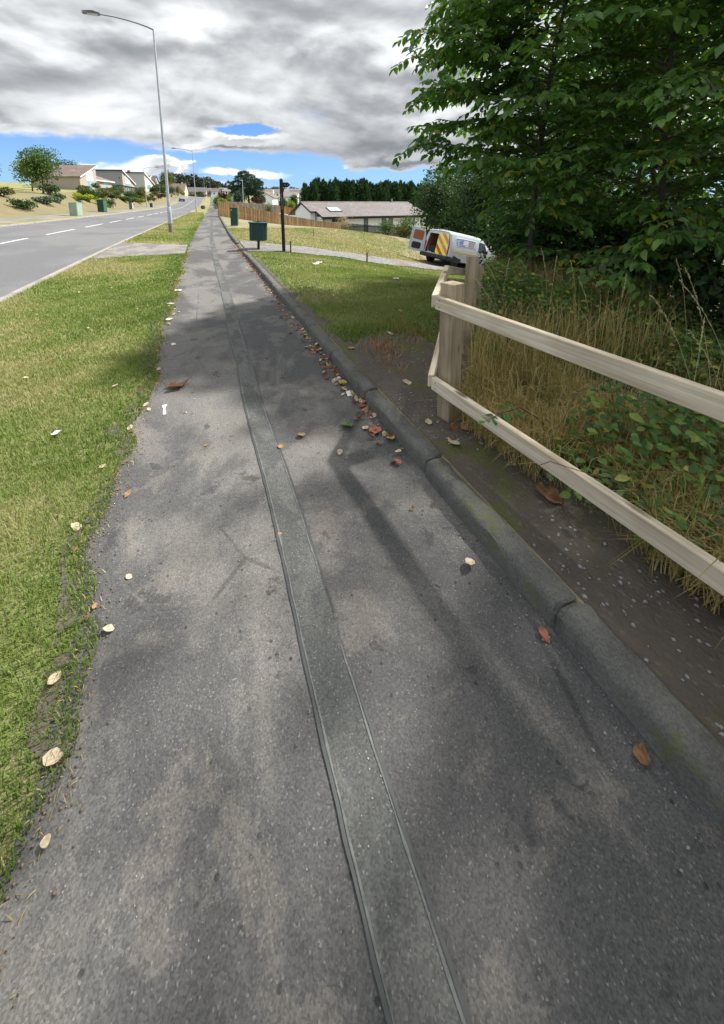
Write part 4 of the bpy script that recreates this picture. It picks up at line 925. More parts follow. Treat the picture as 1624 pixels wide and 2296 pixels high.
for (ya, za, yb, zb, xx) in ((wy0 - .43, wz, RY, RZ, -1.19), (RY, RZ, 8.4, RZ - (8.4 - RY) * (RZ - EZ) / (9.6 - RY), -1.19), (-.5, EZ, wy0 - .35, wz, -.325)): mb.prism([(xx, ya, za - .16), (xx, yb, zb - .16), (xx, yb, zb + .075), (xx, ya, za + .075)], (.035, 0, 0))
mb.build('bargeboard', 'fascia', t)
for px_, py_, z1 in ((-.2, wy0 - .06, wz - .1), (.12, -.07, EZ - .1)): MB().tube([(px_, py_, GB), (px_, py_, z1)], .045, 8).build('downpipe', 'fascia', t)
wall_window(t, 1.35, 3.3, -2.2, -.40, 0, 'glass', 'frame_dark', mull=4, sill=False)
wall_window(t, 6.25, 6.95, -2.75, -.42, 0, 'glassgrey', 'frame_dark', sill=False, name='side_door')
wall_window(t, 9.2, 9.95, -1.42, -.40, 0, 'glassgrey', 'frame_dark'); wall_window(t, 10.4, 11.15, -1.42, -.40, 0, 'glassgrey', 'frame_dark')
wall_window(t, 13.3, 15.1, -1.42, -.36, 0, 'glassblind', 'frame_dark', mull=2)
mb = MB(); Ln = math.hypot(RY + .45, RZ - EZ); sl_ = (RZ - EZ) / (RY + .45)
def onroof(x, y, h): k = 1 / math.hypot(1, sl_); return (x, y - sl_ * k * h, EZ + (y + .45) * sl_ + k * h)
mb.prism([onroof(1.7, 1.2, .03), onroof(3.55, 1.2, .03), onroof(3.55, 2.55, .03), onroof(1.7, 2.55, .03)], Vector(onroof(0, 0, .10)) - Vector(onroof(0, 0, 0))); sk = mb.build('skylight', 'frame_dark', t)
mb = MB()
for a, b in ((1.78, 2.6), (2.66, 3.47)): mb.quad(onroof(a, 1.28, .134), onroof(b, 1.28, .134), onroof(b, 2.47, .134), onroof(a, 2.47, .134))
mb.build('pane', 'glassblind', sk)
mb = MB(); mb.tube([(14.2, RY, RZ - .1), (14.2, RY, RZ + .42)], .09, 8); mb.tube([(14.2, RY, RZ + .43), (14.2, RY, RZ + .52)], .14, 8); mb.build('flue', 'galv', t)
gw = MB(); gw.box(-.99, -.952, 2.9, 4.0, -1.5, -.95); w_ = gw.build('window', 'frame_dark', t); MB().box(-.998, -.9905, 3.0, 3.4, -1.45, -1.0).build('pane', 'glassblind', w_); MB().box(-.998, -.9905, 3.5, 3.9, -1.45, -1.0).build('pane', 'glassblind', w_)

# ------------------------------------------------------------------ terraced hillside houses on the left: local x runs away along the road, local y deeper into the plot
BETA = R(90 - 12)
def houseroot(name, lab, x, y): return thing(name, lab, 'house', (x, y, 0), BETA)
def mono(t, z0, Lx, Dy, hi, lo, high_near, wallm, shade_m, roofm, x0=0.0, clad=True):
    """block with one long roof slope; front (local y = 0) faces the road"""
    xa, xb = x0, x0 + Lx; za, zb = (hi, lo) if high_near else (lo, hi)
    mb = MB(); mb.prism([(xa, 0, z0 - 1), (xb, 0, z0 - 1), (xb, 0, z0 + zb), (xa, 0, z0 + za)], (0, Dy, 0)); mb.build('wall', wallm, t)
    if shade_m:
        xs_ = xa if high_near else xb; s_ = -.02 if high_near else .02; MB().box(min(xs_, xs_ + s_), max(xs_, xs_ + s_), .05, Dy, z0 - 1, z0 + hi - .02).build('side_wall', shade_m, t)  # grey sheet: shade of the side wall put into its colour
    n = 9; mb = MB()
    for k in range(n):
        f0, f1 = k / n, (k + 1) / n; A = (xa - .3 + (Lx + .6) * f0, z0 + za + .03 + (zb - za) * f0); B = (xa - .3 + (Lx + .6) * f1, z0 + za + .03 + (zb - za) * f1); up = .10 + (.03 if True else 0)
        mb.prism([(A[0], -.3, A[1]), (B[0], -.3, B[1]), (B[0], -.3, B[1] + (.10 if not high_near else .14)), (A[0], -.3, A[1] + (.14 if not high_near else .10))], (0, Dy + .6, 0))
    mb.build('roof', roofm, t)
    mb = MB(); mb.prism([(xa - .32, -.36, z0 + za - .12), (xb + .32, -.36, z0 + zb - .12), (xb + .32, -.36, z0 + zb + .16), (xa - .32, -.36, z0 + za + .16)], (0, .055, 0)); mb.build('bargeboard', 'frame_white' if clad else 'fascia', t)
    xs_ = xa - .34 if high_near else xb + .28; MB().box(xs_, xs_ + .06, -.3, Dy + .3, z0 + hi - .12, z0 + hi + .17).build('fascia', 'fascia', t)
    if clad:
        c0, c1 = (xa + Lx * .22, xa + Lx * .62) if high_near else (xb - Lx * .62, xb - Lx * .22)
        zt = lambda q: z0 + za + (zb - za) * (q - xa) / Lx - .2
        mb = MB(); mb.prism([(c0, -.03, z0 + 2.3), (c1, -.03, z0 + 2.3), (c1, -.03, zt(c1)), (c0, -.03, zt(c0))], (0, .028, 0)); mb.build('cladding_panel', 'cladding', t)
        wall_window(t, c0, c1, z0 + .5, z0 + 2.2, 0, 'glasspale', 'frame_white', mull=2, sill=False)
H1 = houseroot('split_level_house', 'beige house nearest on the left, tall gabled block and low wing with red panels', -22.5, 105.5); z = 4.3
mono(H1, z, 7.4, 9.5, 5.7, 2.7, False, 'beige', None, 'tilebrown', x0=-7.4)
MB().box(.02, 10.2, .9, 8.5, z - 1, z + 2.65).build('wing_wall', 'beige', H1)
mb = MB(); A = [(.02, .45, z + 2.66), (10.7, .45, z + 2.66), (10.7, 8.8, z + 2.66), (.02, 8.8, z + 2.66)]; rg = [(.02, 4.6, z + 4.5), (6.4, 4.6, z + 4.5)]
mb.add(A + rg, [(0, 1, 5, 4), (1, 2, 5), (2, 3, 4, 5), (3, 0, 4)]); mb.add([(p[0], p[1], p[2] - .001) for p in A], [(3, 2, 1, 0)]); mb.build('wing_roof', 'tilebrown', H1)
mb = MB(); mb.box(.02, 10.75, .38, .445, z + 2.42, z + 2.66); mb.build('fascia', 'frame_white', H1)
for a in (1.3, 5.7):
    wall_window(H1, a, a + 2.0, z + .95, z + 2.3, .9, 'glasspale', 'frame_white', mull=2, sill=False); MB().box(a, a + 2.0, .86, .898, z + .0, z + .93).build('panel', 'redpanel', H1)
MB().box(.01, 3.2, -.8, -.3, z - 1.5, z + 2.3).build('porch_wall', 'beige', H1) if False else None
H2 = houseroot('split_level_house', 'beige house with a tall blank side wall in painted grey shade and sloping front', -19.9, 122.5); z = 4.75
mono(H2, z, 8.2, 9.0, 5.6, 2.2, True, 'beige', 'grey', 'tilebrown')
MB().lathe([(.18, -.05), (.18, -.001)], 10, (-.02, .75, z + 3.6), 'x').build('wall_lamp', 'fascia', H2)
MB().box(-2.6, -.05, 1.2, 7.5, z - 1, z + .9).build('garage', 'palegrey', H2)
H3 = houseroot('split_level_house', 'cream house with a flat-topped side wall in painted pale grey shade, third along the row', -16.9, 142.5); z = 5.5
mono(H3, z, 9.0, 9.0, 5.7, 2.2, True, 'cream', 'palegrey', 'tilebrown'); mb = MB(); mb.box(2.2, 2.9, 5, 5.8, z + 4, z + 6.6); mb.build('chimney', 'greywood', H3)
H4 = houseroot('split_level_house', 'white fronted house with a brown roof sloping towards the road lamp', -18.1, 173); z = 6.4
mono(H4, z, 9.5, 9.0, 5.7, 2.2, False, 'white', None, 'tilebrown', x0=-9.5)
H5 = houseroot('gabled_house', 'cream gabled house with a round window and a low porch roof', -18.0, 180); z = 6.6
mb = MB(); mb.prism([(0, 0, z - 1), (7.5, 0, z - 1), (7.5, 0, z + 2.8), (3.75, 0, z + 6.1), (0, 0, z + 2.8)], (0, 9, 0)); mb.build('wall', 'cream', H5)
for a, b, za, zb in ((-.35, 3.75, 2.5, 6.15), (7.85, 3.75, 2.5, 6.15)):
    mb = MB(); mb.prism([(a, -.3, z + za), (b, -.3, z + zb), (b, -.3, z + zb + .18), (a, -.3, z + za + .18)], (0, 9.6, 0)); mb.build('roof', 'tiledark', H5)
MB().lathe([(.45, -.04), (.45, -.005)], 14, (3.75, 0, z + 3.9), 'y').build('round_window', 'glass', H5)
mb = MB(); mb.prism([(.2, -2.4, z + 2.2), (7.3, -2.4, z + 2.2), (7.3, -.02, z + 2.9), (.2, -.02, z + 2.9)], (0, 0, .15)); mb.build('porch_roof', 'tiledark', H5)
wall_window(H5, 1.0, 3.0, z + .4, z + 2.0, 0, 'glasspale', 'frame_white', mull=2); wall_window(H5, 4.3, 6.3, z + .4, z + 2.0, 0, 'glasspale', 'frame_white', mull=2)

def small_house(lab, x, y, z, w, d_, h, rise, rz, wall, roof, wins=2, gable_front=False, group=None, extra=None):
    """far house: walls, two roof slopes, windows; ridge along local x unless gable_front"""
    t = thing('house', lab, 'house', (x, y, z), rz, group)
    if not gable_front:
        mb = MB(); mb.prism([(-w / 2, -d_ / 2, -2), (-w / 2, d_ / 2, -2), (-w / 2, d_ / 2, h), (-w / 2, 0, h + rise), (-w / 2, -d_ / 2, h)], (w, 0, 0)); mb.build('wall', wall, t)
        for s_ in (-1, 1):
            mb = MB(); mb.prism([(-w / 2 - .3, s_ * (d_ / 2 + .4), h - .15), (-w / 2 - .3, 0, h + rise + .05), (-w / 2 - .3, 0, h + rise + .2), (-w / 2 - .3, s_ * (d_ / 2 + .4), h + .0)], (w + .6, 0, 0)); mb.build('roof', roof, t)
    else:
        mb = MB(); mb.prism([(-w / 2, -d_ / 2, -2), (w / 2, -d_ / 2, -2), (w / 2, -d_ / 2, h), (0, -d_ / 2, h + rise), (-w / 2, -d_ / 2, h)], (0, d_, 0)); mb.build('wall', wall, t)
        for s_ in (-1, 1):
            mb = MB(); mb.prism([(s_ * (w / 2 + .4), -d_ / 2 - .3, h - .2), (0, -d_ / 2 - .3, h + rise + .05), (0, -d_ / 2 - .3, h + rise + .22), (s_ * (w / 2 + .4), -d_ / 2 - .3, h)], (0, d_ + .6, 0)); mb.build('roof', roof, t)
    for k in range(wins):
        a = -w / 2 + w * (k + .5) / wins - .6; wall_window(t, a, a + 1.2, h - 1.7, h - .6, -d_ / 2, 'glass', 'frame_white', sill=False)
    if extra: MB().box(w * .3, w * .3 + .6, -.3, .3, h + rise - .5, h + rise + 1.0).build('chimney', wall, t)
    return t
small_house('brown roofed house at the far end of the road, left of the bend', -14.5, 262, 6.2, 13, 9, 2.7, 4.2, R(-12), 'cream', 'tilebrown', 3, extra=1)
small_house('dark roofed house behind the bend, partly hidden by the second lamp', -2, 292, 6.6, 12, 8, 2.5, 3.0, R(-8), 'beige', 'tiledark', 3)
small_house('brown roofed house left of the white gables at the bend', 3.5, 300, 6.6, 9, 8, 2.4, 3.0, R(-10), 'cream', 'tilebrown', 2)
small_house('white house with a blue-grey front roof at the bend', 10.8, 272, 6.2, 6.5, 7, 2.6, 2.2, R(-14), 'white', 'tiledark', 2)
small_house('white gable end at the far bend of the road', 14.5, 280, 6.2, 5, 8, 3.2, 2.2, R(-40), 'white', 'tiledark', 1, True)
small_house('grey-green gabled house right of the white gable at the bend', 18.5, 285, 5.8, 5.5, 8, 2.6, 2.2, R(-20), 'palegrey', 'tiledark', 1, True)
small_house('white gabled house behind the grey fence and the pine', 21.0, 133, .4, 5.6, 9, 3.0, 1.6, R(-22), 'white', 'tilebrown', 1, True, extra=1)
for i, (x, y, z, w, h, rise, rz, wall, roof, gf, lab) in enumerate([
    (36, 165, 1.4, 7, 2.8, 1.8, -30, 'white', 'tile', False, 'pale house left of the waymark post, above the bushes'),
    (46, 190, 3.0, 9, 2.8, 2.0, -20, 'palegrey', 'tiledark', False, 'dark roofed house just right of the waymark post'),
    (54, 205, 3.6, 9, 2.8, 2.0, -15, 'white', 'tile', False, 'grey roofed white house in the middle of the town'),
    (64, 225, 4.0, 9, 2.8, 1.8, -25, 'cream', 'tile', False, 'cream house at the right of the town'),
    (40.5, 150, .8, 8, 2.6, 1.6, -20, 'pinkwall', 'tilebrown', False, 'pink brick house low in the town, right of the waymark post'),
    (48, 158, .6, 8, 2.6, 1.5, -18, 'cream', 'tilebrown', False, 'cream house beside the pink brick one'),
    (36.2, 112, -1.2, 6.5, 2.6, 1.5, -30, 'white', 'tile', True, 'small white gabled house behind the brown fence panel'),
    (33.2, 114, -1.3, 5, 2.4, 1.2, -25, 'white', 'tile', False, 'low white house left of the small white gabled one'),
    (40, 230, 4.6, 9, 2.8, 2.0, -10, 'white', 'tilebrown', False, 'white house high on the town slope behind the waymark post'),
    (56, 250, 5.6, 10, 2.8, 2.0, -20, 'palegrey', 'tile', False, 'highest grey house of the town below the wood'),
    (29.5, 190, 3.0, 8, 2.8, 1.8, -10, 'cream', 'tilebrown', False, 'cream house just right of the pine')]):
    small_house(lab, x, y, max(z, gz(x, y)), w, 7, h, rise, R(rz), wall, roof, 2, gf, 'houses of the far town')
# ------------------------------------------------------------------ works van: local x forward, y left, origin under the rear axle
t = thing('works_van', 'white works van with chevron rear door and its left rear door open', 'van', (12.35, 18.25, -1.74)); t.rotation_euler = (R(3.5), R(11), R(16))
def ring(wb, wr, zb, zr, x, dx=0):
    h = [(wb - .03, zb), (wb, zb + .14), (wb + .005, .72), (wb, 1.0), (wb - .045, 1.28), (wr + .03, zr - .17), (wr - .03, zr - .06), (wr - .13, zr - .015), (wr * .45, zr + .005)]
    return [(x + dx * (z_ - .5), -y_, z_) for y_, z_ in h] + [(x + dx * (z_ - .5), y_, z_) for y_, z_ in h[::-1]]
st_ = [(-.70, .87, .70, .44, 1.76, .045), (-.62, .915, .75, .40, 1.81, .045), (-.2, .92, .77, .37, 1.83, .03), (.6, .925, .78, .35, 1.84, .01), (1.5, .925, .78, .34, 1.84, 0), (2.0, .925, .77, .34, 1.82, 0), (2.35, .925, .72, .34, 1.74, 0), (2.9, .92, .72, .34, 1.36, 0), (3.15, .91, .74, .34, 1.14, 0), (3.5, .86, .66, .36, 1.02, 0), (3.62, .74, .55, .42, .90, 0)]
mb = MB(); rg_ = [ring(wb, wr, zb, zr, x, dx) for (x, wb, wr, zb, zr, dx) in st_]; n = len(rg_[0]); mb.v = [p for r_ in rg_ for p in r_]
for k in range(len(rg_) - 1):
    for j in range(n): mb.f.append((k * n + j, (k + 1) * n + j, (k + 1) * n + (j + 1) % n, k * n + (j + 1) % n)); mb.mi.append(0)
mb.f.append(tuple((len(rg_) - 1) * n + j for j in range(n))); mb.mi.append(0)
body = mb.build('body', 'vanwhite', t, True)
sol = body.modifiers.new('skin', 'SOLIDIFY'); sol.thickness = .03; sol.offset = 1
def rx(z_): return -.70 + .045 * (z_ - .5)
# rear frame round the opening
mb = MB()
mb.prism([(rx(1.62), -.76, 1.62), (rx(1.62), .76, 1.62), (rx(1.76), .70, 1.755), (rx(1.76), -.70, 1.755)], (.05, 0, 0)); mb.prism([(rx(.5), .76, .46), (rx(1.62), .64, 1.62), (rx(1.62), .77, 1.62), (rx(.5), .875, .46)], (.05, 0, 0))
mb.prism([(rx(.44), -.86, .44), (rx(.44), .86, .44), (rx(.58), .85, .56), (rx(.58), -.85, .56)], (.05, 0, 0)); mb.build('rear_frame', 'vaninner', t)
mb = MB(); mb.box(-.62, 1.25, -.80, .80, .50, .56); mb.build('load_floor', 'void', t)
mb = MB(); mb.box(-.55, 1.25, .66, .70, .56, 1.6); mb.box(-.55, 1.25, -.70, -.66, .56, 1.6); mb.build('side_lining', 'ply', t); MB().box(1.255, 1.29, -.82, .82, .5, 1.74).build('bulkhead', 'ply', t)
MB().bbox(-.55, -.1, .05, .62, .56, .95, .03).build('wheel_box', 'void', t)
mb = MB(); mb.prism([(-.58, .40, .561), (-.15, .40, .561), (-.15, .40, .66), (-.30, .40, .80), (-.45, .40, .72)], (0, .25, 0)); mb.build('white_sack', 'vaninner', t)
# closed right rear door with chevrons
dr = MB().prism([(rx(.52) - .025, -.83, .52), (rx(.52) - .025, -.01, .52), (rx(1.68) - .025, -.01, 1.69), (rx(1.68) - .025, -.68, 1.69), (rx(1.2) - .025, -.80, 1.2)], (.045, 0, 0)).build('rear_door', 'vanwhite', t); dr['label'] = 'closed rear door with red and yellow chevrons'
def clip(poly, f):
    out = []
    for i, p in enumerate(poly):
        q_ = poly[(i + 1) % len(poly)]; a, b = f(p), f(q_)
        if a >= 0: out.append(p)
        if a * b < 0: s_ = a / (a - b); out.append((p[0] + (q_[0] - p[0]) * s_, p[1] + (q_[1] - p[1]) * s_))
    return out
face = [(-.815, .53), (-.02, .53), (-.02, 1.675), (-.675, 1.675), (-.785, 1.2)]
W_ = .25
for k in range(-6, 16):
    lo, hi = k * W_ + .40, (k + 1) * W_ + .40
    q_ = clip(clip(face, lambda p: (p[1] + (-p[0] * -1.0) * -1.05) - lo), lambda p: hi - (p[1] + (-p[0] * -1.0) * -1.05))
    if len(q_) > 2:
        m_ = 'hiyellow' if k % 2 else ('hired' if sum(p[1] for p in q_) / len(q_) < 1.08 else 'hiredpale')  # upper red stripes get the paler red
        mb = MB(); mb.prism([(rx(z_) - .0275, y_, z_) for y_, z_ in q_], (-.002, 0, 0)); mb.build('chevron_stripe', m_, dr)
MB().box(rx(1.1) - .035, rx(1.1) - .031, -.79, -.03, 1.08, 1.095).build('door_seam', 'sticker', dr)
# open left rear door, swung out on its hinges
hg = bpy.data.objects.new('rear_door', None)
mb = MB(); mb.prism([(0, 0, .46), (.88, 0, .46), (.88, 0, 1.74), (.17, 0, 1.74), (.05, 0, 1.2)], (0, .05, 0)); od = mb.build('rear_door', 'vaninner', t, loc=(-.70, .85, 0)); od.rotation_euler = (0, R(-2.5), R(180 - 32)); od['label'] = 'open rear door showing its brown lined inner side'
bpy.data.objects.remove(hg)
def rpoly(x0, x1, z0, z1, r_, n=4, skew=0.0):
    out = []
    for cx_, cz_, a0 in ((x1 - r_, z1 - r_, 0), (x0 + r_, z1 - r_, 90), (x0 + r_, z0 + r_, 180), (x1 - r_, z0 + r_, 270)):
        for k in range(n + 1): a = R(a0 + 90 * k / n); px_, pz_ = cx_ + r_ * math.cos(a), cz_ + r_ * math.sin(a); out.append((px_ + skew * (pz_ - z0), pz_))
    return out
for nm, m_, q_ in (('window_panel', 'ply', rpoly(.20, .78, 1.10, 1.62, .08)), ('lining_recess', 'void', rpoly(.24, .76, .58, .95, .10))):
    mb = MB(); mb.prism([(x_, .051, z_) for x_, z_ in q_], (0, .004, 0)); mb.build(nm, m_, od)
mb = MB(); mb.box(.86, .90, -.02, .07, .50, 1.70); mb.build('door_edge', 'vanwhite', od)
# lamps, bumper, arches, wheels
for s_ in (-1, 1):
    mb = MB(); mb.prism([(-.73, s_ * .84, .66), (-.55, s_ * .945, .66), (-.55, s_ * .925, 1.10), (-.70, s_ * .83, 1.16)], (.02, -.09 * s_, 0)); mb.build('tail_lamp', 'taillight', t)
MB().box(-.745, -.725, .80, .885, .86, .98).build('clear_lamp', 'clearlamp', t)
mb = MB(); mb.bbox(-.88, -.66, -.93, .93, .30, .52, .05); mb.bbox(-.74, -.40, -.945, -.90, .30, .54, .02); mb.bbox(-.74, -.40, .90, .945, .30, .54, .02); mb.build('bumper', 'blackplastic', t)
for xw in (0.0, 2.75):
    for s_ in (-1, 1):
        y_ = s_ * .80
        tyre = MB().lathe([(.21, -.10), (.285, -.105), (.312, -.08), (.318, 0), (.312, .08), (.285, .105), (.21, .10)], 28, (xw, y_, .315), 'y').build('tyre', 'rubber', t, True)
        o_ = s_ * .085; MB().lathe([(.205, -.02), (.20, 0), (.17, .0), (.155, -.03 * 1), (.10, -.035), (.075, -.005), (.03, .0)] if s_ > 0 else [(.205, .02), (.20, 0), (.17, 0), (.155, .03), (.10, .035), (.075, .005), (.03, 0)], 20, (xw, y_ + s_ * .095, .315), 'y').build('rim', 'steelrim', tyre, True)
        for k in range(8): a = k * math.pi / 4; MB().lathe([(.022, -.002), (.022, .002)], 6, (xw + .128 * math.cos(a), y_ + s_ * .072, .315 + .128 * math.sin(a)), 'y').build('rim_hole', 'void', tyre) if s_ < 0 and xw == 0 else None
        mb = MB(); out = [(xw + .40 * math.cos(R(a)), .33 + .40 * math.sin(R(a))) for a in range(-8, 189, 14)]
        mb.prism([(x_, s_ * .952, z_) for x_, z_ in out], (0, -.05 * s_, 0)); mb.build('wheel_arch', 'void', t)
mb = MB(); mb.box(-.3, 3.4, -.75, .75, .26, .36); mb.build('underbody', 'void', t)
# right side: pressed panel, writing, stripe, cab window
SY = -.957
q_ = rpoly(-.28, 1.55, 1.02, 1.60, .12, 5, -.02); mb = MB(); m2 = len(q_); inn = rpoly(-.255, 1.525, 1.045, 1.575, .10, 5, -.02)
yside = lambda z_: -(.925 + .034 - max(0, z_ - 1.0) * .175)
for i in range(m2):
    a, b = q_[i], q_[(i + 1) % m2]; c_, d_ = inn[(i + 1) % m2], inn[i]
    mb.quad((a[0], yside(a[1]) - .004, a[1]), (b[0], yside(b[1]) - .004, b[1]), (c_[0], yside(c_[1]) - .012, c_[1]), (d_[0], yside(d_[1]) - .012, d_[1]))
mb.build('pressed_panel', 'sticker', t)
tl = R(90 - 10)
text_mesh('lettering', 'Scottish', .125, 'bluefilm', t, (.02, yside(1.42) - .012, 1.43), (tl, 0, 0), bold=.003); text_mesh('lettering', 'Water', .125, 'bluefilm', t, (.02, yside(1.31) - .012, 1.315), (tl, 0, 0), bold=.003)
for (x_, z_, s_) in ((-.17, 1.47, .05), (-.07, 1.47, .045), (-.12, 1.34, .07)):
    mb = MB(); mb.prism([(x_ + s_ * math.cos(R(a)) * (.8), yside(z_ + s_ * math.sin(R(a))) - .009, z_ + s_ * math.sin(R(a))) for a in range(0, 360, 30)], (0, -.003, 0)); mb.build('emblem', 'lightblue', t)
q = random.Random(5)
for k in range(6):
    z_ = 1.50 - k * .05; mb = MB(); a = .84; m_ = 'redfilm' if k == 4 else 'greyfilm'
    while a < 1.36: w_ = q.uniform(.05, .14); mb.prism([(a, yside(z_) - .009, z_), (min(1.38, a + w_), yside(z_) - .009, z_), (min(1.38, a + w_), yside(z_ + .026) - .009, z_ + .026), (a, yside(z_ + .026) - .009, z_ + .026)], (0, -.002, 0)); a += w_ + .025
    mb.build('small_print', m_, t)
for z_, x0_, x1_ in ((1.235, .03, .5), (1.16, -.18, 1.34)):
    mb = MB(); a = x0_
    while a < x1_: w_ = q.uniform(.05, .12); mb.prism([(a, yside(z_) - .009, z_), (a + w_, yside(z_) - .009, z_), (a + w_, yside(z_ + .03) - .009, z_ + .03), (a, yside(z_ + .03) - .009, z_ + .03)], (0, -.002, 0)); a += w_ + .022
    mb.build('small_print', 'bluefilm', t)
MB().box(-.45, 1.75, -.966, -.958, .80, .86).build('reflective_stripe', 'amber', t)
mb = MB(); q_ = [(1.78, 1.06), (2.62, 1.06), (2.30, 1.56), (1.80, 1.60)]; mb.prism([(x_, yside(z_) - .006, z_) for x_, z_ in q_], (0, -.003, 0)); mb.build('cab_window', 'glass', t)
mb = MB(); mb.prism([(2.40, -.70, 1.72), (2.92, -.72, 1.38), (2.92, .72, 1.38), (2.40, .70, 1.72)], (.03, 0, .035)); mb.build('windscreen', 'glass', t)
MB().box(1.70, 1.712, -.962, -.955, .42, 1.62).build('door_shut_line', 'void', t); mb = MB(); mb.bbox(2.3, 2.42, -1.13, -.95, 1.0, 1.2, .03); mb.build('door_mirror', 'blackplastic', t)
mb = MB(); mb.box(-.66, .4, -.02, .02, 1.852, 1.90); mb.build('roof_aerial_base', 'vanwhite', t)

# ------------------------------------------------------------------ far car
t = thing('parked_car', 'dark blue car on the far lane by the bend', 'car', (-6.4, 150, gz(-6.4, 150)), R(98))
st2 = [(-2.0, .70, .55, .5, .8), (-1.85, .82, .70, .32, .98), (-1.5, .86, .60, .28, 1.38), (-.6, .87, .60, .26, 1.46), (.35, .87, .60, .26, 1.42), (1.0, .87, .66, .26, 1.0), (1.8, .82, .66, .30, .86), (2.05, .66, .50, .42, .7)]
mb = MB()
for (x_, wb, wr, zb, zr) in st2: mb.v += [(x_, -wb, zb), (x_, -wb, .62), (x_, -wb + .03, min(.92, zr - .04)), (x_, -wr, zr - .05), (x_, -wr + .12, zr), (x_, wr - .12, zr), (x_, wr, zr - .05), (x_, wb - .03, min(.92, zr - .04)), (x_, wb, .62), (x_, wb, zb)]
for k in range(len(st2) - 1):
    for j in range(10): mb.f.append((k * 10 + j, (k + 1) * 10 + j, (k + 1) * 10 + (j + 1) % 10, k * 10 + (j + 1) % 10)); mb.mi.append(0)
mb.f += [tuple(range(10)), tuple(70 + j for j in range(10))[::-1]]; mb.mi += [0, 0]; mb.build('body', 'carblue', t, True)
mb = MB(); mb.quad((-1.86, -.62, 1.0), (-1.86, .62, 1.0), (-1.53, .56, 1.345), (-1.53, -.56, 1.345)); mb.build('rear_window', 'glasspale', t)
for s_ in (-1, 1):
    MB().box(-1.99, -1.86, s_ * .74 - .08, s_ * .74 + .08, .68, .86).build('tail_lamp', 'taillight', t)
    for xw in (-1.3, 1.3): MB().lathe([(.2, -.1), (.31, -.09), (.315, .09), (.2, .1)], 16, (xw, s_ * .78, .31), 'y').build('wheel', 'rubber', t)
MB().box(-2.012, -2.002, -.26, .26, .55, .66).build('number_plate', 'amber', t)

# ------------------------------------------------------------------ shrubs, hedges and trees
def lumpy(n, cx_, cy_, cz_, rx_, ry_, rz_, rng, lumps=14, fill=.35, base=0.0):
    """leaf points in a lumpy crown: lumps on an ellipsoid, leaves on their surfaces"""
    d = rdir(lumps, rng); d[:, 2] = np.where(d[:, 2] < -.5, -d[:, 2], d[:, 2]); rr_ = rng.uniform(.45, .72, (lumps, 1)); c_ = d * rr_; lr = rng.uniform(.32, .55, lumps)
    k = rng.integers(0, lumps, n); e = rdir(n, rng, .25); q_ = c_[k] + e * (lr[k] * rng.uniform(.7, 1.05, n) ** (1 / 2))[:, None]
    m_ = rng.random(n) < fill; q_[m_] *= rng.uniform(.3, .9, (m_.sum(), 1))
    P = q_ * np.array([rx_, ry_, rz_]) + np.array([cx_, cy_, cz_]); ok = P[:, 2] > base
    return P[ok], unit(q_[ok]), e[ok]
def shrub(name, lab, x, y, w, h, mat, cat='shrub', n=900, leaf=None, group=None, seed=1, sink=.15, stem=True, box=None, d=None):
    z = gz(x, y); rng = np.random.default_rng(seed); t = thing(name, lab, cat, (x, y, z), 0, group); d = d or w
    leaf = leaf or max(.06, w * .085)
    if box is None: P, o_, e = lumpy(n, 0, 0, h * .45, w / 2, d / 2, h * .56, rng, max(6, min(20, n // 60)), base=-.15)
    else:
        f = rng.uniform(-1, 1, (n, 3)); ax_ = rng.integers(0, 3, n); sg = np.where(rng.random(n) < .5, -1, 1); f[np.arange(n), ax_] = sg * rng.uniform(.88, 1.03, n); f[:, 2] = np.where(f[:, 2] < -.8, .97, f[:, 2])
        P = f * np.array([w / 2, d / 2, h / 2]) + np.array([0, 0, h / 2]); e = unit(f * np.array([1 / w, 1 / d, 1 / h])); o_ = e
        ca, sa = math.cos(box), math.sin(box); P = np.stack([P[:, 0] * ca - P[:, 1] * sa, P[:, 0] * sa + P[:, 1] * ca, P[:, 2]], 1)
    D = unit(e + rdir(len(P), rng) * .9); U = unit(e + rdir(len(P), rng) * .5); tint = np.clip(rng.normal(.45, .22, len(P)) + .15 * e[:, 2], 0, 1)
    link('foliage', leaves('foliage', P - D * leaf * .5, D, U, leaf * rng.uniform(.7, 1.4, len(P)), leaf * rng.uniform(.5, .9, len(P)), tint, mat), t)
    if stem:
        mb = MB()
        for k in range(4): a = k * 1.7 + seed; mb.tube([(0, 0, -.2), (math.cos(a) * w * .12, math.sin(a) * w * .12, h * .35), (math.cos(a) * w * .25, math.sin(a) * w * .25, h * .7)], [max(.02, w * .02), max(.015, w * .014), .008], 5)
        mb.build('stems', 'bark', t)
    return t
GS = 'garden shrubs on the banks across the road'
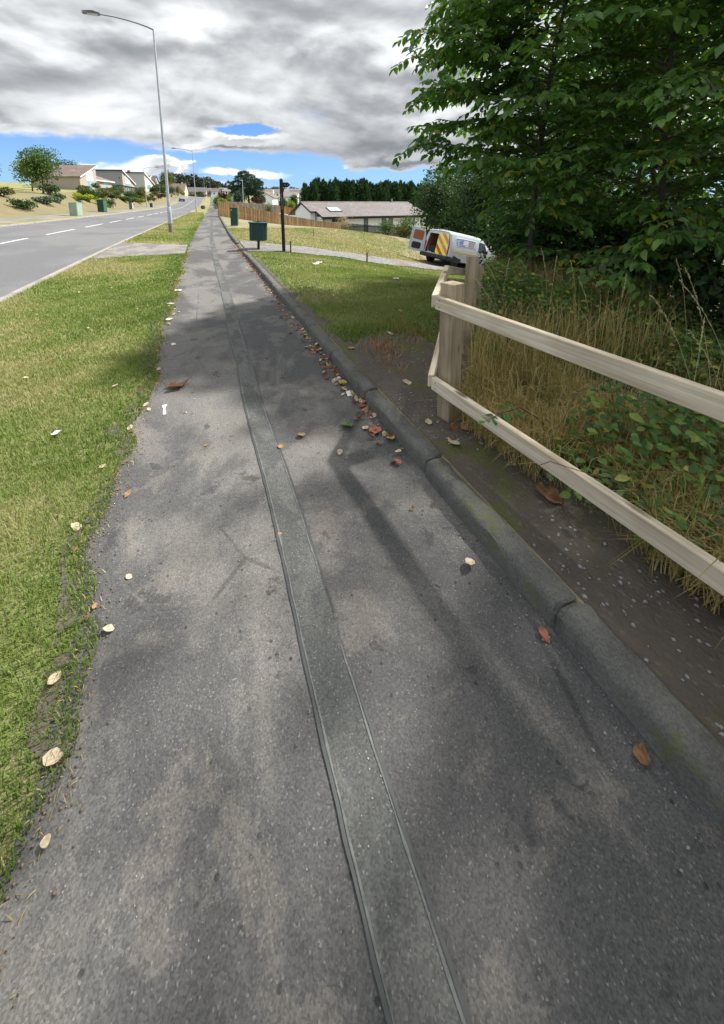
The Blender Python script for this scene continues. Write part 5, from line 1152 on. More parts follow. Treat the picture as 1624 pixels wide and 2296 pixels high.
for i, (lab, x, y, w, h, m_) in enumerate([
    ('rounded dark green bush low on the bank beside the lime bushes', -13.9, 72.5, 1.7, 1.5, 'dark'), ('small upright yellow-green bush above the rounded dark one', -15.0, 74.5, .8, 1.1, 'yellowgreen'), ('low lime green bush beside the tall dark cabinet', -14.0, 68.6, 1.2, .8, 'yellowgreen'),
    ('small dark bush just right of the tall dark cabinet', -14.1, 67.4, .8, .7, 'dark'), ('bright lime bush, leftmost of the lime row', -16.5, 65.6, 1.5, 1.0, 'lime'), ('bright lime bush in the middle of the lime row', -15.9, 68.4, 1.6, 1.1, 'lime'), ('bright lime bush at the right end of the lime row, behind the cabinet', -15.0, 70.0, 1.4, 1.0, 'lime'),
    ('dark green bush behind the left lime bushes', -16.9, 70.5, 1.9, 1.2, 'dark'), ('mid green bush behind the right lime bushes', -16.4, 74.0, 2.0, 1.4, 'mid'), ('brownish green bush highest on the left bank', -18.1, 75.5, 2.6, 1.3, 'olive'), ('dark round bush under the window of the nearest house', -21.0, 97.0, 1.9, 1.7, 'dark'),
    ('olive bush below the left red panel', -16.9, 83.5, 2.2, 1.4, 'olive'), ('dark bush below the right red panel', -16.5, 86.5, 1.8, 1.3, 'dark'), ('tall two-tone bush right of the low wing', -15.8, 88.5, 2.1, 1.7, 'olive'), ('small grey-green bush beside the box hedge', -15.9, 101.5, 1.6, 1.0, 'bluegreen'), ('grey-green bush under the box hedge', -15.7, 106.0, 1.7, 1.3, 'bluegreen'),
    ('spreading green plant on the middle of the bank', -14.9, 91.5, 3.0, 1.0, 'mid'), ('bright green low plants above the far pavement', -14.3, 96.0, 3.2, 1.1, 'mid'), ('green low plants left of the far side lamp', -13.7, 103.0, 3.0, 1.1, 'yellowgreen'), ('big brownish bush behind the far side lamp', -14.7, 113, 3.2, 2.3, 'olive'), ('yellow flowering bush before the third house along the row', -16.6, 132, 2.0, 1.5, 'autumn'),
    ('dark green mound right of the far side lamp', -13.4, 118, 2.2, 1.6, 'olive'), ('little brown bush by the far pavement', -12.8, 126, 1.5, 1.0, 'brown'), ('dark bush in front of the white fronted house', -15.0, 147, 3.3, 2.2, 'dark'), ('dark bush before the cream gable', -14.8, 151, 4.0, 2.6, 'dark'), ('green bush between the porch and the autumn tree', -13.6, 166, 4.0, 3.0, 'mid'),
    ('big silvery green bush under the autumn tree', -11.4, 178, 4.2, 4.1, 'bluegreen'), ('yellowing bush right of the autumn tree', -10.3, 205, 4.4, 4.2, 'autumn'), ('long purple-brown hedge on the dry bank', -12.7, 145, 3.3, 1.4, 'purple'), ('orange tinted bush at the bend', -9.2, 236, 2.6, 1.9, 'autumn'), ('dark bushes before the dark roofed house', -1.0, 270, 6, 3.0, 'dark'), ('green tree between the far houses', 6, 276, 3.5, 4.5, 'mid'), ('low brown bushes at the bend', 1.5, 255, 6, 1.4, 'brown'), ('low pale bushes by the far garden wall', -4.5, 248, 5, 1.3, 'olive')]):
    shrub('shrub', lab, x, y, w * 1.08, h * 1.08, m_, 'shrub', 800, group=GS, seed=50 + i)
for i in range(34):
    y = 36 + i * 4.1; q9 = random.Random(i + 900); u = q9.uniform(-19.5, -16.2); x = u + float(cx(y)); shrub('shrub', 'low shrub filling the planted garden bank across the road', x, y, q9.uniform(1.6, 3.0), q9.uniform(.7, 1.5), q9.choice(['dark', 'olive', 'mid', 'bluegreen', 'dark', 'purple']), 'shrub', 600, group='low shrubs filling the garden banks', seed=700 + i, stem=True)
shrub('box_hedge', 'long clipped dark hedge in front of the house with the blank side wall', -16.3, 103.5, 1.6, 2.0, 'dark', 'hedge', 3600, .16, seed=3, box=R(-3), d=17.5, stem=True)
for i, (nm, lab, cat, x, y, w, h, m_, n) in enumerate([
    ('hedge_bush', 'lime green hedge bush beside the footpath behind the tan fence', 'shrub', 3.7, 75.5, 2.4, 2.5, 'yellowgreen', 1500), ('hedge_bush', 'dark lower bush where the footpath meets the fence', 'shrub', 2.95, 60.0, 1.1, 1.6, 'mid', 800), ('hedge_bush', 'mid green bush along the footpath, left of the lime hedge', 'shrub', 3.4, 84.5, 2.2, 2.6, 'mid', 1200), ('hedge_bush', 'farthest green bush against the footpath', 'shrub', 3.6, 94.0, 2.2, 2.7, 'mid', 1000),
    ('shrub', 'brown leaved shrub behind the lime hedge', 'shrub', 5.2, 100, 3.4, 4.2, 'brown', 1500), ('shrub', 'yellow topped shrub left of the pine', 'shrub', 5.9, 90, 1.8, 3.7, 'yellowgreen', 900), ('shrub', 'dark shrub between the brown shrub and the pine', 'shrub', 5.5, 86, 2.4, 2.6, 'dark', 1000), ('shrub', 'dark tall shrub at the left foot of the pine', 'shrub', 8.4, 95.5, 3.6, 4.4, 'pine', 1600), ('shrub', 'low green bush under the pine behind the grey fence', 'shrub', 8.0, 80, 3.0, 2.0, 'yellowgreen', 900),
    ('shrub', 'reddish brown bush at the right foot of the pine', 'shrub', 13.2, 96, 3.0, 3.6, 'brown', 1300), ('shrub', 'fresh green feathery bush in front of the grey fence end', 'shrub', 9.6, 59.6, 1.7, 2.6, 'mid', 1300), ('shrub', 'round green tree behind the orange fence', 'shrub', 20.4, 104, 3.2, 3.6, 'mid', 1400), ('shrub', 'light green bush behind the waymark post', 'shrub', 22.5, 103, 2.6, 3.0, 'yellowgreen', 1100), ('shrub', 'narrow dark tree right of the orange fence', 'shrub', 27.2, 118, 2.2, 4.0, 'dark', 1000), ('shrub', 'yellow-green bush by the end of the orange fence', 'shrub', 26.5, 107, 2.0, 2.4, 'autumn', 900),
    ('shrub', 'dry beige bush hanging over the dark picket fence', 'shrub', 16.7, 45.8, 2.5, 2.6, 'drybush', 1400), ('shrub', 'dark green bush against the picket fence', 'shrub', 18.9, 38.6, 2.4, 1.9, 'mid', 1500), ('shrub', 'leafy bush left of the open van door', 'shrub', 17.9, 32.4, 2.6, 2.2, 'mid', 1800), ('shrub', 'low rough bush below the picket fence', 'shrub', 16.0, 29.4, 2.2, 1.4, 'olive', 1300), ('shrub', 'dark bush behind the open van door', 'shrub', 17.2, 26.6, 2.4, 1.9, 'dark', 1500)]):
    shrub(nm, lab, x, y, w, h, m_, cat, n, seed=120 + i, leaf=.11 if y < 60 else None)
tag(MB().add([(-.3, -.2, 0), (.3, -.22, 0), (.34, .2, 0), (-.28, .25, 0), (-.2, -.1, .33), (.18, -.12, .38), (.2, .1, .35), (-.15, .12, .3)], [(0, 1, 5, 4), (1, 2, 6, 5), (2, 3, 7, 6), (3, 0, 4, 7), (4, 5, 6, 7)]).build('boulder', 'boulder', None, loc=(-14.0, 74.6, gz(-14, 74.6))), 'pale boulder at the foot of the rounded dark bush', 'boulder')
def conifer(lab, x, y, w, h, seed, n=6000, mat='conifer', group='conifers behind the white bungalow'):
    z = gz(x, y); rng = np.random.default_rng(seed); t = thing('conifer', lab, 'tree', (x, y, z), 0, group)
    lead = rng.integers(0, 10, n); la = lead * 2.4 + seed; lr_ = np.where(lead == 0, 0, w * (.18 + .18 * (lead % 3) / 2)); lh = np.where(lead == 0, 1, .80 + .17 * np.abs(np.sin(lead * 3.7 + seed * 1.3)))
    hh = rng.uniform(0.02, 1, n) ** .9 * lh; r_ = (w / 2) * np.where(lead == 0, .5, .34) * np.clip((lh - hh) * 2.4, 0, 1) ** .95 * (1 + .14 * np.sin(hh * 31 + seed)); a = rng.uniform(0, 6.28, n); k = rng.uniform(.62, 1.08, n) * (1 + .18 * np.sin(a * 5 + hh * 20 + seed))
    P = np.stack([np.cos(a) * r_ * k + np.cos(la) * lr_, np.sin(a) * r_ * k + np.sin(la) * lr_, hh * h], 1); o_ = np.stack([np.cos(a), np.sin(a), rng.uniform(.2, 1.3, n)], 1); D = unit(o_ + rdir(n, rng) * .5); D[hh > lh - .08] = unit(D[hh > lh - .08] + np.array([0, 0, 2.]))
    link('foliage', leaves('foliage', P, D, unit(np.cross(D, rdir(n, rng))), rng.uniform(.35, .8, n), rng.uniform(.14, .28, n), np.clip(rng.normal(.42, .25, n), 0, 1), mat), t)
    MB().tube([(0, 0, -.3), (0, 0, h * .93)], [w * .06, .02], 6).build('trunk', 'bark', t)
for i in range(17):
    x = 20.3 + i * 1.95; y = 74.5 + .25 * i + (i % 2) * 1.1; h = 9.2 + .35 * math.sin(i * 2.3) + .35 * math.cos(i * 5.1) - (1.6 if i == 0 else .4 if i == 1 else 0)
    conifer('leftmost and lowest conifer of the dense row behind the white bungalow' if i == 0 else 'tall dark conifer in the dense row behind the white bungalow', x, y, 3.9, h, 300 + i)
for i in range(14): conifer('dark conifer filling the back of the row behind the white bungalow', 22.2 + i * 2.1, 77.6 + .2 * i, 3.9, 9.2 + .5 * math.sin(i * 4.1), 340 + i, 3600)
def crown_tree(name, lab, x, y, h, w, mat, seed, n=5000, leaf=.25, z0f=.18, trunk=.02, group=None, lumps=26, barkm='bark', zoff=0.0):
    z = gz(x, y) + zoff; rng = np.random.default_rng(seed); t = thing(name, lab, 'tree', (x, y, z), 0, group); ch = h * (1 - z0f)
    P, o_, e = lumpy(n, 0, 0, h * z0f + ch * .5, w / 2, w / 2, ch * .54, rng, lumps, base=h * z0f * .3)
    D = unit(e + rdir(len(P), rng) * .8 + np.array([0, 0, -.2])); U = unit(e + rdir(len(P), rng) * .4 + np.array([0, 0, .6]))
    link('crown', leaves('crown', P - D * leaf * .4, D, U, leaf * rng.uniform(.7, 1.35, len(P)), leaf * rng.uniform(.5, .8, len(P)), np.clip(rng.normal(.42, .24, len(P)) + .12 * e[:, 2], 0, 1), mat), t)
    mb = MB(); q = random.Random(seed); mb.tube([(0, 0, -.4), (.02 * h, .01 * h, h * .3), (.0, .02 * h, h * .62)], [h * trunk * 1.3, h * trunk, h * trunk * .55], 8)
    for k in range(7):
        a = k * 2.4 + seed; b_ = h * (.25 + .06 * k); mb.tube([(0, 0, b_), (math.cos(a) * w * .2, math.sin(a) * w * .2, b_ + h * .14), (math.cos(a) * w * .38, math.sin(a) * w * .38, b_ + h * .26)], [h * trunk * .5, h * trunk * .3, h * trunk * .1], 6)
    mb.build('trunk', barkm, t, True); return t
for i, (lab, x, y, h, w, m_) in enumerate([('round green garden tree at the far left above the road', -19.5, 62, 5.6, 5.0, 'mid'), ('dark garden tree at the far left beside the nearest house', -24.5, 80, 7.0, 5.5, 'dark'), ('silvery garden tree at the far left edge of the bank', -20.5, 47, 5.2, 4.6, 'bluegreen'), ('yellow-green garden tree between the far left trees', -23.0, 69, 4.6, 4.2, 'yellowgreen')]):
    crown_tree('garden_tree', lab, x, y, h, w, m_, 500 + i, 2600, .26, .08)
crown_tree('autumn_tree', 'yellowing green tree between the cream gable and the far pavement', -12.9, 183, 9.4, 6.4, 'autumn', 5, 3600, .38, .05)
crown_tree('broad_tree', 'dark tree top showing behind the nearest house roof', -34, 128, 7.2, 6, 'dark', 6, 1800, .4)
crown_tree('broad_tree', 'grey-green tree left of the conifer row', 26.2, 100, 6.4, 4.6, 'mid', 8, 2200, .3, .05); crown_tree('broad_tree', 'smaller grey-green tree farther left of the conifer row', 24.0, 106, 4.6, 3.4, 'dark', 9, 1500, .3, .05)
# pine: layered plates of needles on a bare stem
x, y = 10.6, 98.5; t = thing('pine_tree', 'big dark pine with flat layered boughs behind the grey fence', 'tree', (x, y, gz(x, y))); rng = np.random.default_rng(77)
Ps = []; Es = []; mb = MB(); mb.tube([(.6, 0, -.4), (.4, 0, 3), (-.1, .1, 6), (-.3, 0, 8.4)], [.3, .24, .16, .05], 8)
for (px_, pz_, rw, rh, ry_) in [(-.5, 8.25, 1.3, .55, 1.2), (-1.2, 7.35, 1.5, .5, 1.2), (.6, 7.5, 1.5, .55, 1.3), (-1.9, 6.2, 1.5, .55, 1.4), (.2, 6.4, 1.8, .6, 1.6), (2.1, 6.6, 1.4, .45, 1.2), (3.1, 5.9, 1.0, .4, 1.0), (1.4, 5.5, 1.7, .6, 1.4), (-2.6, 4.9, 1.3, .6, 1.3), (-.8, 5.0, 1.6, .7, 1.5), (2.7, 4.4, 1.3, .6, 1.2), (-2.9, 3.4, 1.4, .9, 1.4), (-1.0, 3.5, 1.5, .9, 1.5), (3.0, 3.1, 1.2, .8, 1.2), (1.0, 3.9, .9, .5, 1.0), (-3.6, 2.2, 1.4, 1.0, 1.4), (3.5, 2.2, .9, .7, 1.0), (2.2, 2.3, 1.0, .7, 1.0)]:
    for s_ in (-.6, .6):
        m_ = 230; e = rdir(m_, rng, .3); Ps.append(e * np.array([rw, ry_, rh]) * rng.uniform(.55, 1.05, (m_, 1)) + np.array([px_, s_ * ry_, pz_ + s_ * .25])); Es.append(e)
    mb.tube([(0, 0, pz_ - 1.2), (px_ * .5, 0, pz_ - .6), (px_, 0, pz_ - .15)], [.09, .06, .03], 5)
P = np.concatenate(Ps); E_ = np.concatenate(Es); rh_ = np.array([math.cos(HEAD), -math.sin(HEAD), 0]); fw_ = np.array([math.sin(HEAD), math.cos(HEAD), 0]); P = P[:, :1] * rh_ + P[:, 1:2] * fw_ + P[:, 2:] * np.array([0, 0, 1.])
D = unit(E_ + rdir(len(P), rng) * .8 + np.array([0, 0, .5])); link('crown', leaves('crown', P, D, rdir(len(P), rng), rng.uniform(.25, .5, len(P)), rng.uniform(.12, .24, len(P)), np.clip(rng.normal(.42, .25, len(P)), 0, 1), 'pine'), t); mb.build('trunk', 'bark', t, True)
# wooded hills behind the town
def wood_(name, pts, n, h, seed, mat='hill'):
    rng = np.random.default_rng(seed); Ps = []; Es = []; pts = np.array(pts, float)
    for k in range(n):
        f = rng.uniform(0, len(pts) - 1.001); i = int(f); p = pts[i] * (1 - f + i) + pts[i + 1] * (f - i); r_ = h * rng.uniform(.45, .8); m_ = 130; e = rdir(m_, rng, .4)
        c_ = np.array([p[0] + rng.normal(0, 12), p[1] + rng.normal(0, 30), p[2] - rng.uniform(0, 1) ** 1.5 * h * 2.4]); Ps.append(c_ + e * r_ * rng.uniform(.8, 1.05, (m_, 1))); Es.append(e)
    P = np.concatenate(Ps); e = np.concatenate(Es); D = unit(e + rdir(len(P), rng)); o = link(name, leaves(name, P, D, e, rng.uniform(1.6, 3.0, len(P)), rng.uniform(1.2, 2.2, len(P)), np.clip(rng.normal(.45, .25, len(P)), 0, 1), mat)); return tag(o, kind='stuff')
def az_pt(px, py, zc):   # bearing and height of a far skyline point
    a = math.atan2((px - 759.5) / 870, 1 / math.cos(PITCH) * .98) + HEAD; d_ = zc / .98 / math.cos(a - HEAD); return (math.sin(a) * zc / math.cos(a - HEAD) , math.cos(a) * zc / math.cos(a - HEAD), 1.6 + (455 - py) / 870 * zc)
wood_('wooded_hill', [az_pt(*p) for p in ((395, 413, 420), (425, 411, 430), (445, 411, 430), (465, 413, 430), (482, 418, 430), (497, 428, 440))], 130, 7.5, 1)
wood_('wooded_hill', [az_pt(*p) for p in ((480, 431, 520), (520, 432, 520), (580, 431, 540), (610, 430, 560), (640, 430, 560), (665, 434, 560), (690, 442, 560), (760, 448, 560))], 210, 8, 2)
wood_('town_greenery', [az_pt(*p) for p in ((600, 448, 260), (640, 447, 260), (690, 450, 240))], 26, 3.2, 3, 'dark')
# ------------------------------------------------------------------ the cherry trees on the right
LEAFM = []
for v in range(6):
    r_ = np.random.default_rng(v); tv, tf = TPL['ovate']; V = tv * np.array([1, .52, 1]); V = V + np.stack([0 * V[:, 0], 0 * V[:, 0], -.10 * V[:, 0] ** 2 * r_.uniform(.2, 1.6)], 1); LEAFM.append(npmesh('leaf', V, tf, 'cherry', np.full(len(tv), [.15, .35, .55, .7, .85, .95][v])))
def cherry(name, lab, x, y, H, Rr, seed, nprim=40, leafL=.105, parts=300, z0=.35, zb=None, prof_=None, dens=1.0, tpl='ovate', mat='cherry', bias=None, stem=.045, autumn=.02):
    z = gz(x, y) if zb is None else zb; rng = np.random.default_rng(seed); t = thing(name, lab, 'tree', (x, y, z)); wd = MB(); mainp = []
    for k in range(9): f = k / 8; mainp.append((.10 * math.sin(f * 5 + seed), .10 * math.cos(f * 4 + seed * 2) - .1, f * H))
    wd.tube(mainp, [stem * (1 - .85 * k / 8) for k in range(9)], 8); mp = np.array(mainp)
    LP = []; LD = []; LU = []
    for i in range(nprim):
        f = (i + rng.uniform(0, 1)) / nprim; h = z0 + f * (H - z0 - .2); b_ = np.array([np.interp(h, mp[:, 2], mp[:, 0]), np.interp(h, mp[:, 2], mp[:, 1]), h]); a = i * 2.399 + rng.normal(0, .3)
        if bias is not None and rng.random() < .35: a = bias + rng.normal(0, .7)
        L = Rr * (np.interp(f, [0, .12, .35, .7, 1], [.8, 1, 1.0, .78, .28]) if prof_ is None else np.interp(f, *prof_)) * rng.uniform(.8, 1.1)
        d = np.array([math.cos(a), math.sin(a), rng.uniform(.25, .75)]); d /= np.linalg.norm(d); pts = [b_]; n = 8
        for k in range(n): d = d + np.array([0, 0, -.075]) + rng.normal(0, .045, 3); d /= np.linalg.norm(d); pts.append(pts[-1] + d * L / n)
        pts = np.array(pts); wd.tube(pts, [max(.004, .018 * L / 2.2 * (1 - .85 * k / n)) for k in range(n + 1)], 5)
        s_ = .25
        side = 1
        while s_ < L:      # twigs
            k = s_ / L * n; k0 = min(n - 1, int(k)); p = pts[k0] + (pts[k0 + 1] - pts[k0]) * (k - k0); ax_ = unit(pts[k0 + 1] - pts[k0]); sv = unit(np.cross(ax_, np.array([0, 0, 1.]))) * side
            tl_ = (.30 + .42 * (1 - abs(s_ / L - .45))) * rng.uniform(.55, 1.1) * min(1, Rr / 1.8); td = unit(ax_ * .75 + sv * .75 + np.array([0, 0, rng.uniform(-.15, .4)])); q_ = p.copy(); m_ = max(2, int(tl_ / (.052 / dens))); tp = [p]
            for j in range(m_):
                td = unit(td + np.array([0, 0, -.05]) + rng.normal(0, .05, 3)); q_ = q_ + td * (tl_ / m_); tp.append(q_)
                sd = unit(np.cross(td, np.array([0, 0, 1.]))) * (1 if j % 2 else -1); LP.append(q_); LD.append(unit(td * .55 + sd * .8 + np.array([0, 0, -.38]) + rng.normal(0, .22, 3))); LU.append(np.array([0, 0, 1.]) + rng.normal(0, .35, 3))
            LP.append(q_); LD.append(unit(td + np.array([0, 0, -.3]))); LU.append(np.array([0, 0, 1.]) + rng.normal(0, .25, 3))
            if len(tp) > 2: wd.tube([tp[0], tp[len(tp) // 2], tp[-1]], [.005, .0035, .002], 3, cap=False)
            s_ += rng.uniform(.07, .13) / dens; side = -side
        LP.append(pts[-1]); LD.append(unit(d)); LU.append(np.array([0, 0, 1.]))
    LP = np.array(LP); LD = np.array(LD); LU = np.array(LU); n = len(LP); L = leafL * rng.uniform(.65, 1.3, n); tint = np.clip(rng.normal(.42, .2, n), 0, .84); tw = vnoise(LP[:, 0] * 1 + x, LP[:, 2] * 1.3 + LP[:, 1], 2.2, seed)
    yl = (rng.random(n) < autumn * np.clip(1 + 3 * tw, 0, 8)); tint[yl] = rng.uniform(.9, 1, yl.sum())
    wd.build('trunk', 'bark', t, True)
    if parts:
        dist = np.linalg.norm(LP + np.array([x, y, z]) - np.array([0, 0, 1.6]), axis=1); vis = in_view((LP[:, 0] + x), (LP[:, 1] + y), 42); order = np.argsort(np.where(vis, dist / L, 1e9))[:parts]
        keep = np.ones(n, bool); keep[order] = False
        for k in order:
            d_ = LD[k]; s2 = unit(np.cross(LU[k], d_)); u2 = np.cross(d_, s2); o = bpy.data.objects.new('leaf', LEAFM[int(np.argmin(np.abs(np.array([.15, .35, .55, .7, .85, .95]) - tint[k])))]); COL.objects.link(o); o.parent = t
            m4 = Matrix(((d_[0], s2[0], u2[0], LP[k][0]), (d_[1], s2[1], u2[1], LP[k][1]), (d_[2], s2[2], u2[2], LP[k][2]), (0, 0, 0, 1))); o.matrix_local = m4 @ Matrix.Scale(float(L[k]), 4)
    else: keep = np.ones(n, bool)
    o = link('leaves', leaves('leaves', LP[keep], LD[keep], LU[keep], L[keep], L[keep] * .52, tint[keep], mat, tpl), t); tag(o, kind='stuff'); return t, n
T1 = cherry('cherry_tree', 'nearest young cherry tree overhanging the white van and the fence', 5.32, 5.16, 6.9, 2.1, 3, 100, .14, 300, .3, bias=R(150), stem=.05, prof_=([0, .08, .16, .22, .3, .5, .75, 1], [.10, .14, .24, .6, 1, 1, .82, .3]))
T2 = cherry('cherry_tree', 'second cherry tree with yellowing sprays, right of the nearest one', 6.3, 4.0, 6.9, 2.5, 8, 60, .125, 150, .3, stem=.05, autumn=.05)
T3 = cherry('cherry_tree', 'leafy tree close behind the nearest cherry', 8.9, 6.2, 8.0, 3.1, 13, 64, .14, 0, .2, dens=.85, tpl='fold', stem=.06)
T4 = cherry('cherry_tree', 'leafy tree at the right behind the weeds', 6.6, 2.1, 7.4, 2.3, 21, 48, .13, 0, .6, dens=.85, tpl='fold', stem=.06, autumn=.04)
for i, (lab, x, y, h, w, n, lf) in enumerate([
    ('tall dark tree deep behind the cherries, at the right', 10.5, 6.5, 9.5, 6.0, 9000, .17), ('tall dark tree deep behind the nearest cherry', 11.8, 10.0, 8.2, 4.6, 7000, .17), ('dark tree at the far right behind the weeds', 9.0, 2.8, 9.5, 5.5, 9000, .16),
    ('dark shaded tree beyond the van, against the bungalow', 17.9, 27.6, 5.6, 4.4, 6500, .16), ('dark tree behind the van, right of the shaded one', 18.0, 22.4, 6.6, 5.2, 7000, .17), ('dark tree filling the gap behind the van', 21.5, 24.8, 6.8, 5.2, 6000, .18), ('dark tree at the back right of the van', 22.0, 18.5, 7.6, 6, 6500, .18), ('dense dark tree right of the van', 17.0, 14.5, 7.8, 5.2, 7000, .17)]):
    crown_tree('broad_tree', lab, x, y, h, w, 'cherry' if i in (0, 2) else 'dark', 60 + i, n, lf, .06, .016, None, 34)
for i in range(14):
    a = R(34 + i * 4.2); d_ = 44 + 7 * math.sin(i * 2.1); crown_tree('broad_tree', 'dark tree in the belt closing the view beyond the van', math.sin(a) * d_, math.cos(a) * d_, 8.6 + 1.2 * math.sin(i * 3.3), 6.6, 'dark', 400 + i, 2400, .42, .02, .016, 'tree belt beyond the van', 24)
# the trees beside and behind the viewer that shade the footpath
for i, (x, y, h, w, zf) in enumerate([(6.4, .1, 8.4, 5.0, .36), (6.6, -4.2, 9.0, 5.0, .35), (10.5, -10.5, 10, 7, .25)]):
    crown_tree('broad_tree', 'tall leafy tree beside the footpath, out of the picture to the right', x, y, h, w, 'cherry', 80 + i, 3800, .19, zf, .018, 'trees shading the footpath', 30)
for i, (lab, x, y, w, h) in enumerate([('wide dark bush directly behind the van roof', 17.6, 21.2, 4.2, 3.4), ('wide dark bush filling the gap above the van bonnet', 20.6, 21.4, 5.0, 3.8), ('dark bush beyond the van, left of the wide ones', 18.6, 25.4, 4.2, 3.0), ('far dark bush in the gap over the van', 25.0, 28.0, 6.5, 4.4)]):
    shrub('shrub', lab, x, y, w, h, 'dark', 'shrub', 3000, .2, seed=230 + i)
# understorey: dark bushes under the cherries
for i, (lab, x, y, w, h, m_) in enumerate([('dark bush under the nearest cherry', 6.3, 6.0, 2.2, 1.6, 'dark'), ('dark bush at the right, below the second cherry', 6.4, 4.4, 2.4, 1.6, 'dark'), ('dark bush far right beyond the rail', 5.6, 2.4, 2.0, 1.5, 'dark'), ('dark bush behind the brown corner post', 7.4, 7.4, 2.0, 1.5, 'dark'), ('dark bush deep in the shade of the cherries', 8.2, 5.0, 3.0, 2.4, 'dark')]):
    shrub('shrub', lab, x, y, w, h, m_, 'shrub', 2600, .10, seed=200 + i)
# ------------------------------------------------------------------ brambles, dry grass and seed stalks inside the fence
rng = np.random.default_rng(91)
def inside(x, y):     # right of the two runs of post and rail
    a = (x - PA.x) * n1_.y - (y - PA.y) * n1_.x; d2 = Vector((.66, .75)).normalized(); b = (x - PA.x) * d2.y - (y - PA.y) * d2.x
    s1 = -((x - PA.x - C0.x) * -.94 * 0 + 0)
    return ((-(x - PA.x) * n1_.y + (y - PA.y) * n1_.x) > .0) & (((x - PA.x) * .75 - (y - PA.y) * .66) > .10)
n = 90000; x = rng.uniform(1.6, 7.0, n); y = rng.uniform(-.6, 7.0, n); k = inside(x, y) & in_view(x, y, 60); x = x[k]; y = y[k]
hill_ = np.clip(.46 + .28 * vnoise(x, y, 2.2, 71), .08, 1.0) * np.clip((-(x - PA.x) * n1_.y + (y - PA.y) * n1_.x) / .5, .55, 1) * (.5 + .5 * np.clip((vnoise(x, y, 1.5, 72) + .8), 0, 1))
zz = ground(x, y) + hill_ * rng.uniform(.35, 1.0, len(x)); sel = (vnoise(x, y, 1.7, 73) > -.9) & (rng.random(len(x)) < np.clip(.22 + (y + x - 2.6) * .35, .2, .8)) & (rng.random(len(x)) < np.clip(1.3 - np.hypot(x - 1.6, y - 2) / 6, .25, 1)); x, y, zz = x[sel], y[sel], zz[sel]; m_ = len(x)
D = unit(rdir(m_, rng) * np.array([1, 1, .35]) + np.array([-.2, -.3, -.05])); U = unit(np.array([-.15, -.25, 1.]) + rdir(m_, rng) * .55)
tag(link('bramble_leaves', leaves('bramble_leaves', np.stack([x, y, zz], 1), D, U, rng.uniform(.035, .085, m_) * rng.uniform(.6, 1, m_), rng.uniform(.028, .05, m_), np.clip(rng.normal(.5, .28, m_), 0, 1), 'bramble', 'ovate')), kind='stuff')
mb = MB(); q = random.Random(8)
for k in range(70):
    x = q.uniform(1.75, 5.5); y = q.uniform(0, 5.5)
    if not inside(np.array([x]), np.array([y]))[0]: continue
    a = q.uniform(0, 6.28); L = q.uniform(.4, 1.1); z = gz(x, y); mb.tube([(x, y, z), (x + math.cos(a) * L * .3, y + math.sin(a) * L * .3, z + L * .45), (x + math.cos(a) * L * .7, y + math.sin(a) * L * .7, z + L * .5), (x + math.cos(a) * L, y + math.sin(a) * L, z + L * .28)], [.003, .0025, .002, .0015], 4, cap=False)
tag(mb.build('bramble_canes', 'cane', None), kind='stuff')
def tall_grass(name, n, x0, x1, y0, y1, L0, L1, wd_, mat, seed, cl=2.0, lean=.7, dirb=(0, 0), tl=(.5, .3), thr=-.2, band=None, band0=None):
    rng = np.random.default_rng(seed); x = rng.uniform(x0, x1, n); y = rng.uniform(y0, y1, n); k = inside(x, y) & in_view(x, y, 60) & (vnoise(x, y, cl, seed) > thr)
    if band is not None: k &= (-(x - PA.x) * n1_.y + (y - PA.y) * n1_.x) < band
    if band0 is not None: k &= (-(x - PA.x) * n1_.y + (y - PA.y) * n1_.x) > band0
    x = x[k]; y = y[k]; m_ = len(x); z = ground(x, y); a = rng.uniform(0, 6.28, m_); ln = rng.uniform(.1, 1, m_) * lean; L = rng.uniform(L0, L1, m_); c_ = np.stack([np.cos(a) * ln + dirb[0], np.sin(a) * ln + dirb[1]], 1)
    base = np.stack([x, y, z], 1); mid = base + np.stack([c_[:, 0] * L * .30, c_[:, 1] * L * .30, L * .62], 1); tip = mid + np.stack([c_[:, 0] * L * .6, c_[:, 1] * L * .6, L * (.38 - .45 * ln)], 1)
    sv = np.stack([-np.sin(a), np.cos(a), 0 * a], 1) * wd_ / 2; V = np.stack([base - sv, base + sv, mid - sv * .8, mid + sv * .8, tip], 1); T = np.array([(0, 1, 3), (0, 3, 2), (2, 3, 4)])[None] + (np.arange(m_) * 5)[:, None, None]
    return tag(link(name, npmesh(name, V, T, mat, np.repeat(np.clip(rng.normal(*tl, m_), 0, 1), 5))), kind='stuff')
tall_grass('dry_grass', 8000, 1.6, 4.6, -.6, 4.5, .15, .55, .0045, 'straw', 17, 2.4, 1.0, (-.12, -.1), (.55, .3), -.15)
tall_grass('dry_grass', 30000, 1.6, 3.4, -.8, 2.9, .12, .36, .005, 'straw', 18, 3.0, 1.1, (-.25, -.1), (.65, .25), -.6, band=1.25)
tall_grass('green_long_grass', 4000, 1.6, 5.5, -.6, 6.5, .2, .5, .005, 'grass', 19, 2.0, .8, (0, 0), (.25, .22), -.1)
tall_grass('dry_grass', 15000, 1.9, 6.5, 2.2, 7.0, .35, .9, .005, 'straw', 23, 1.5, .55, (0, 0), (.5, .3), -.2)
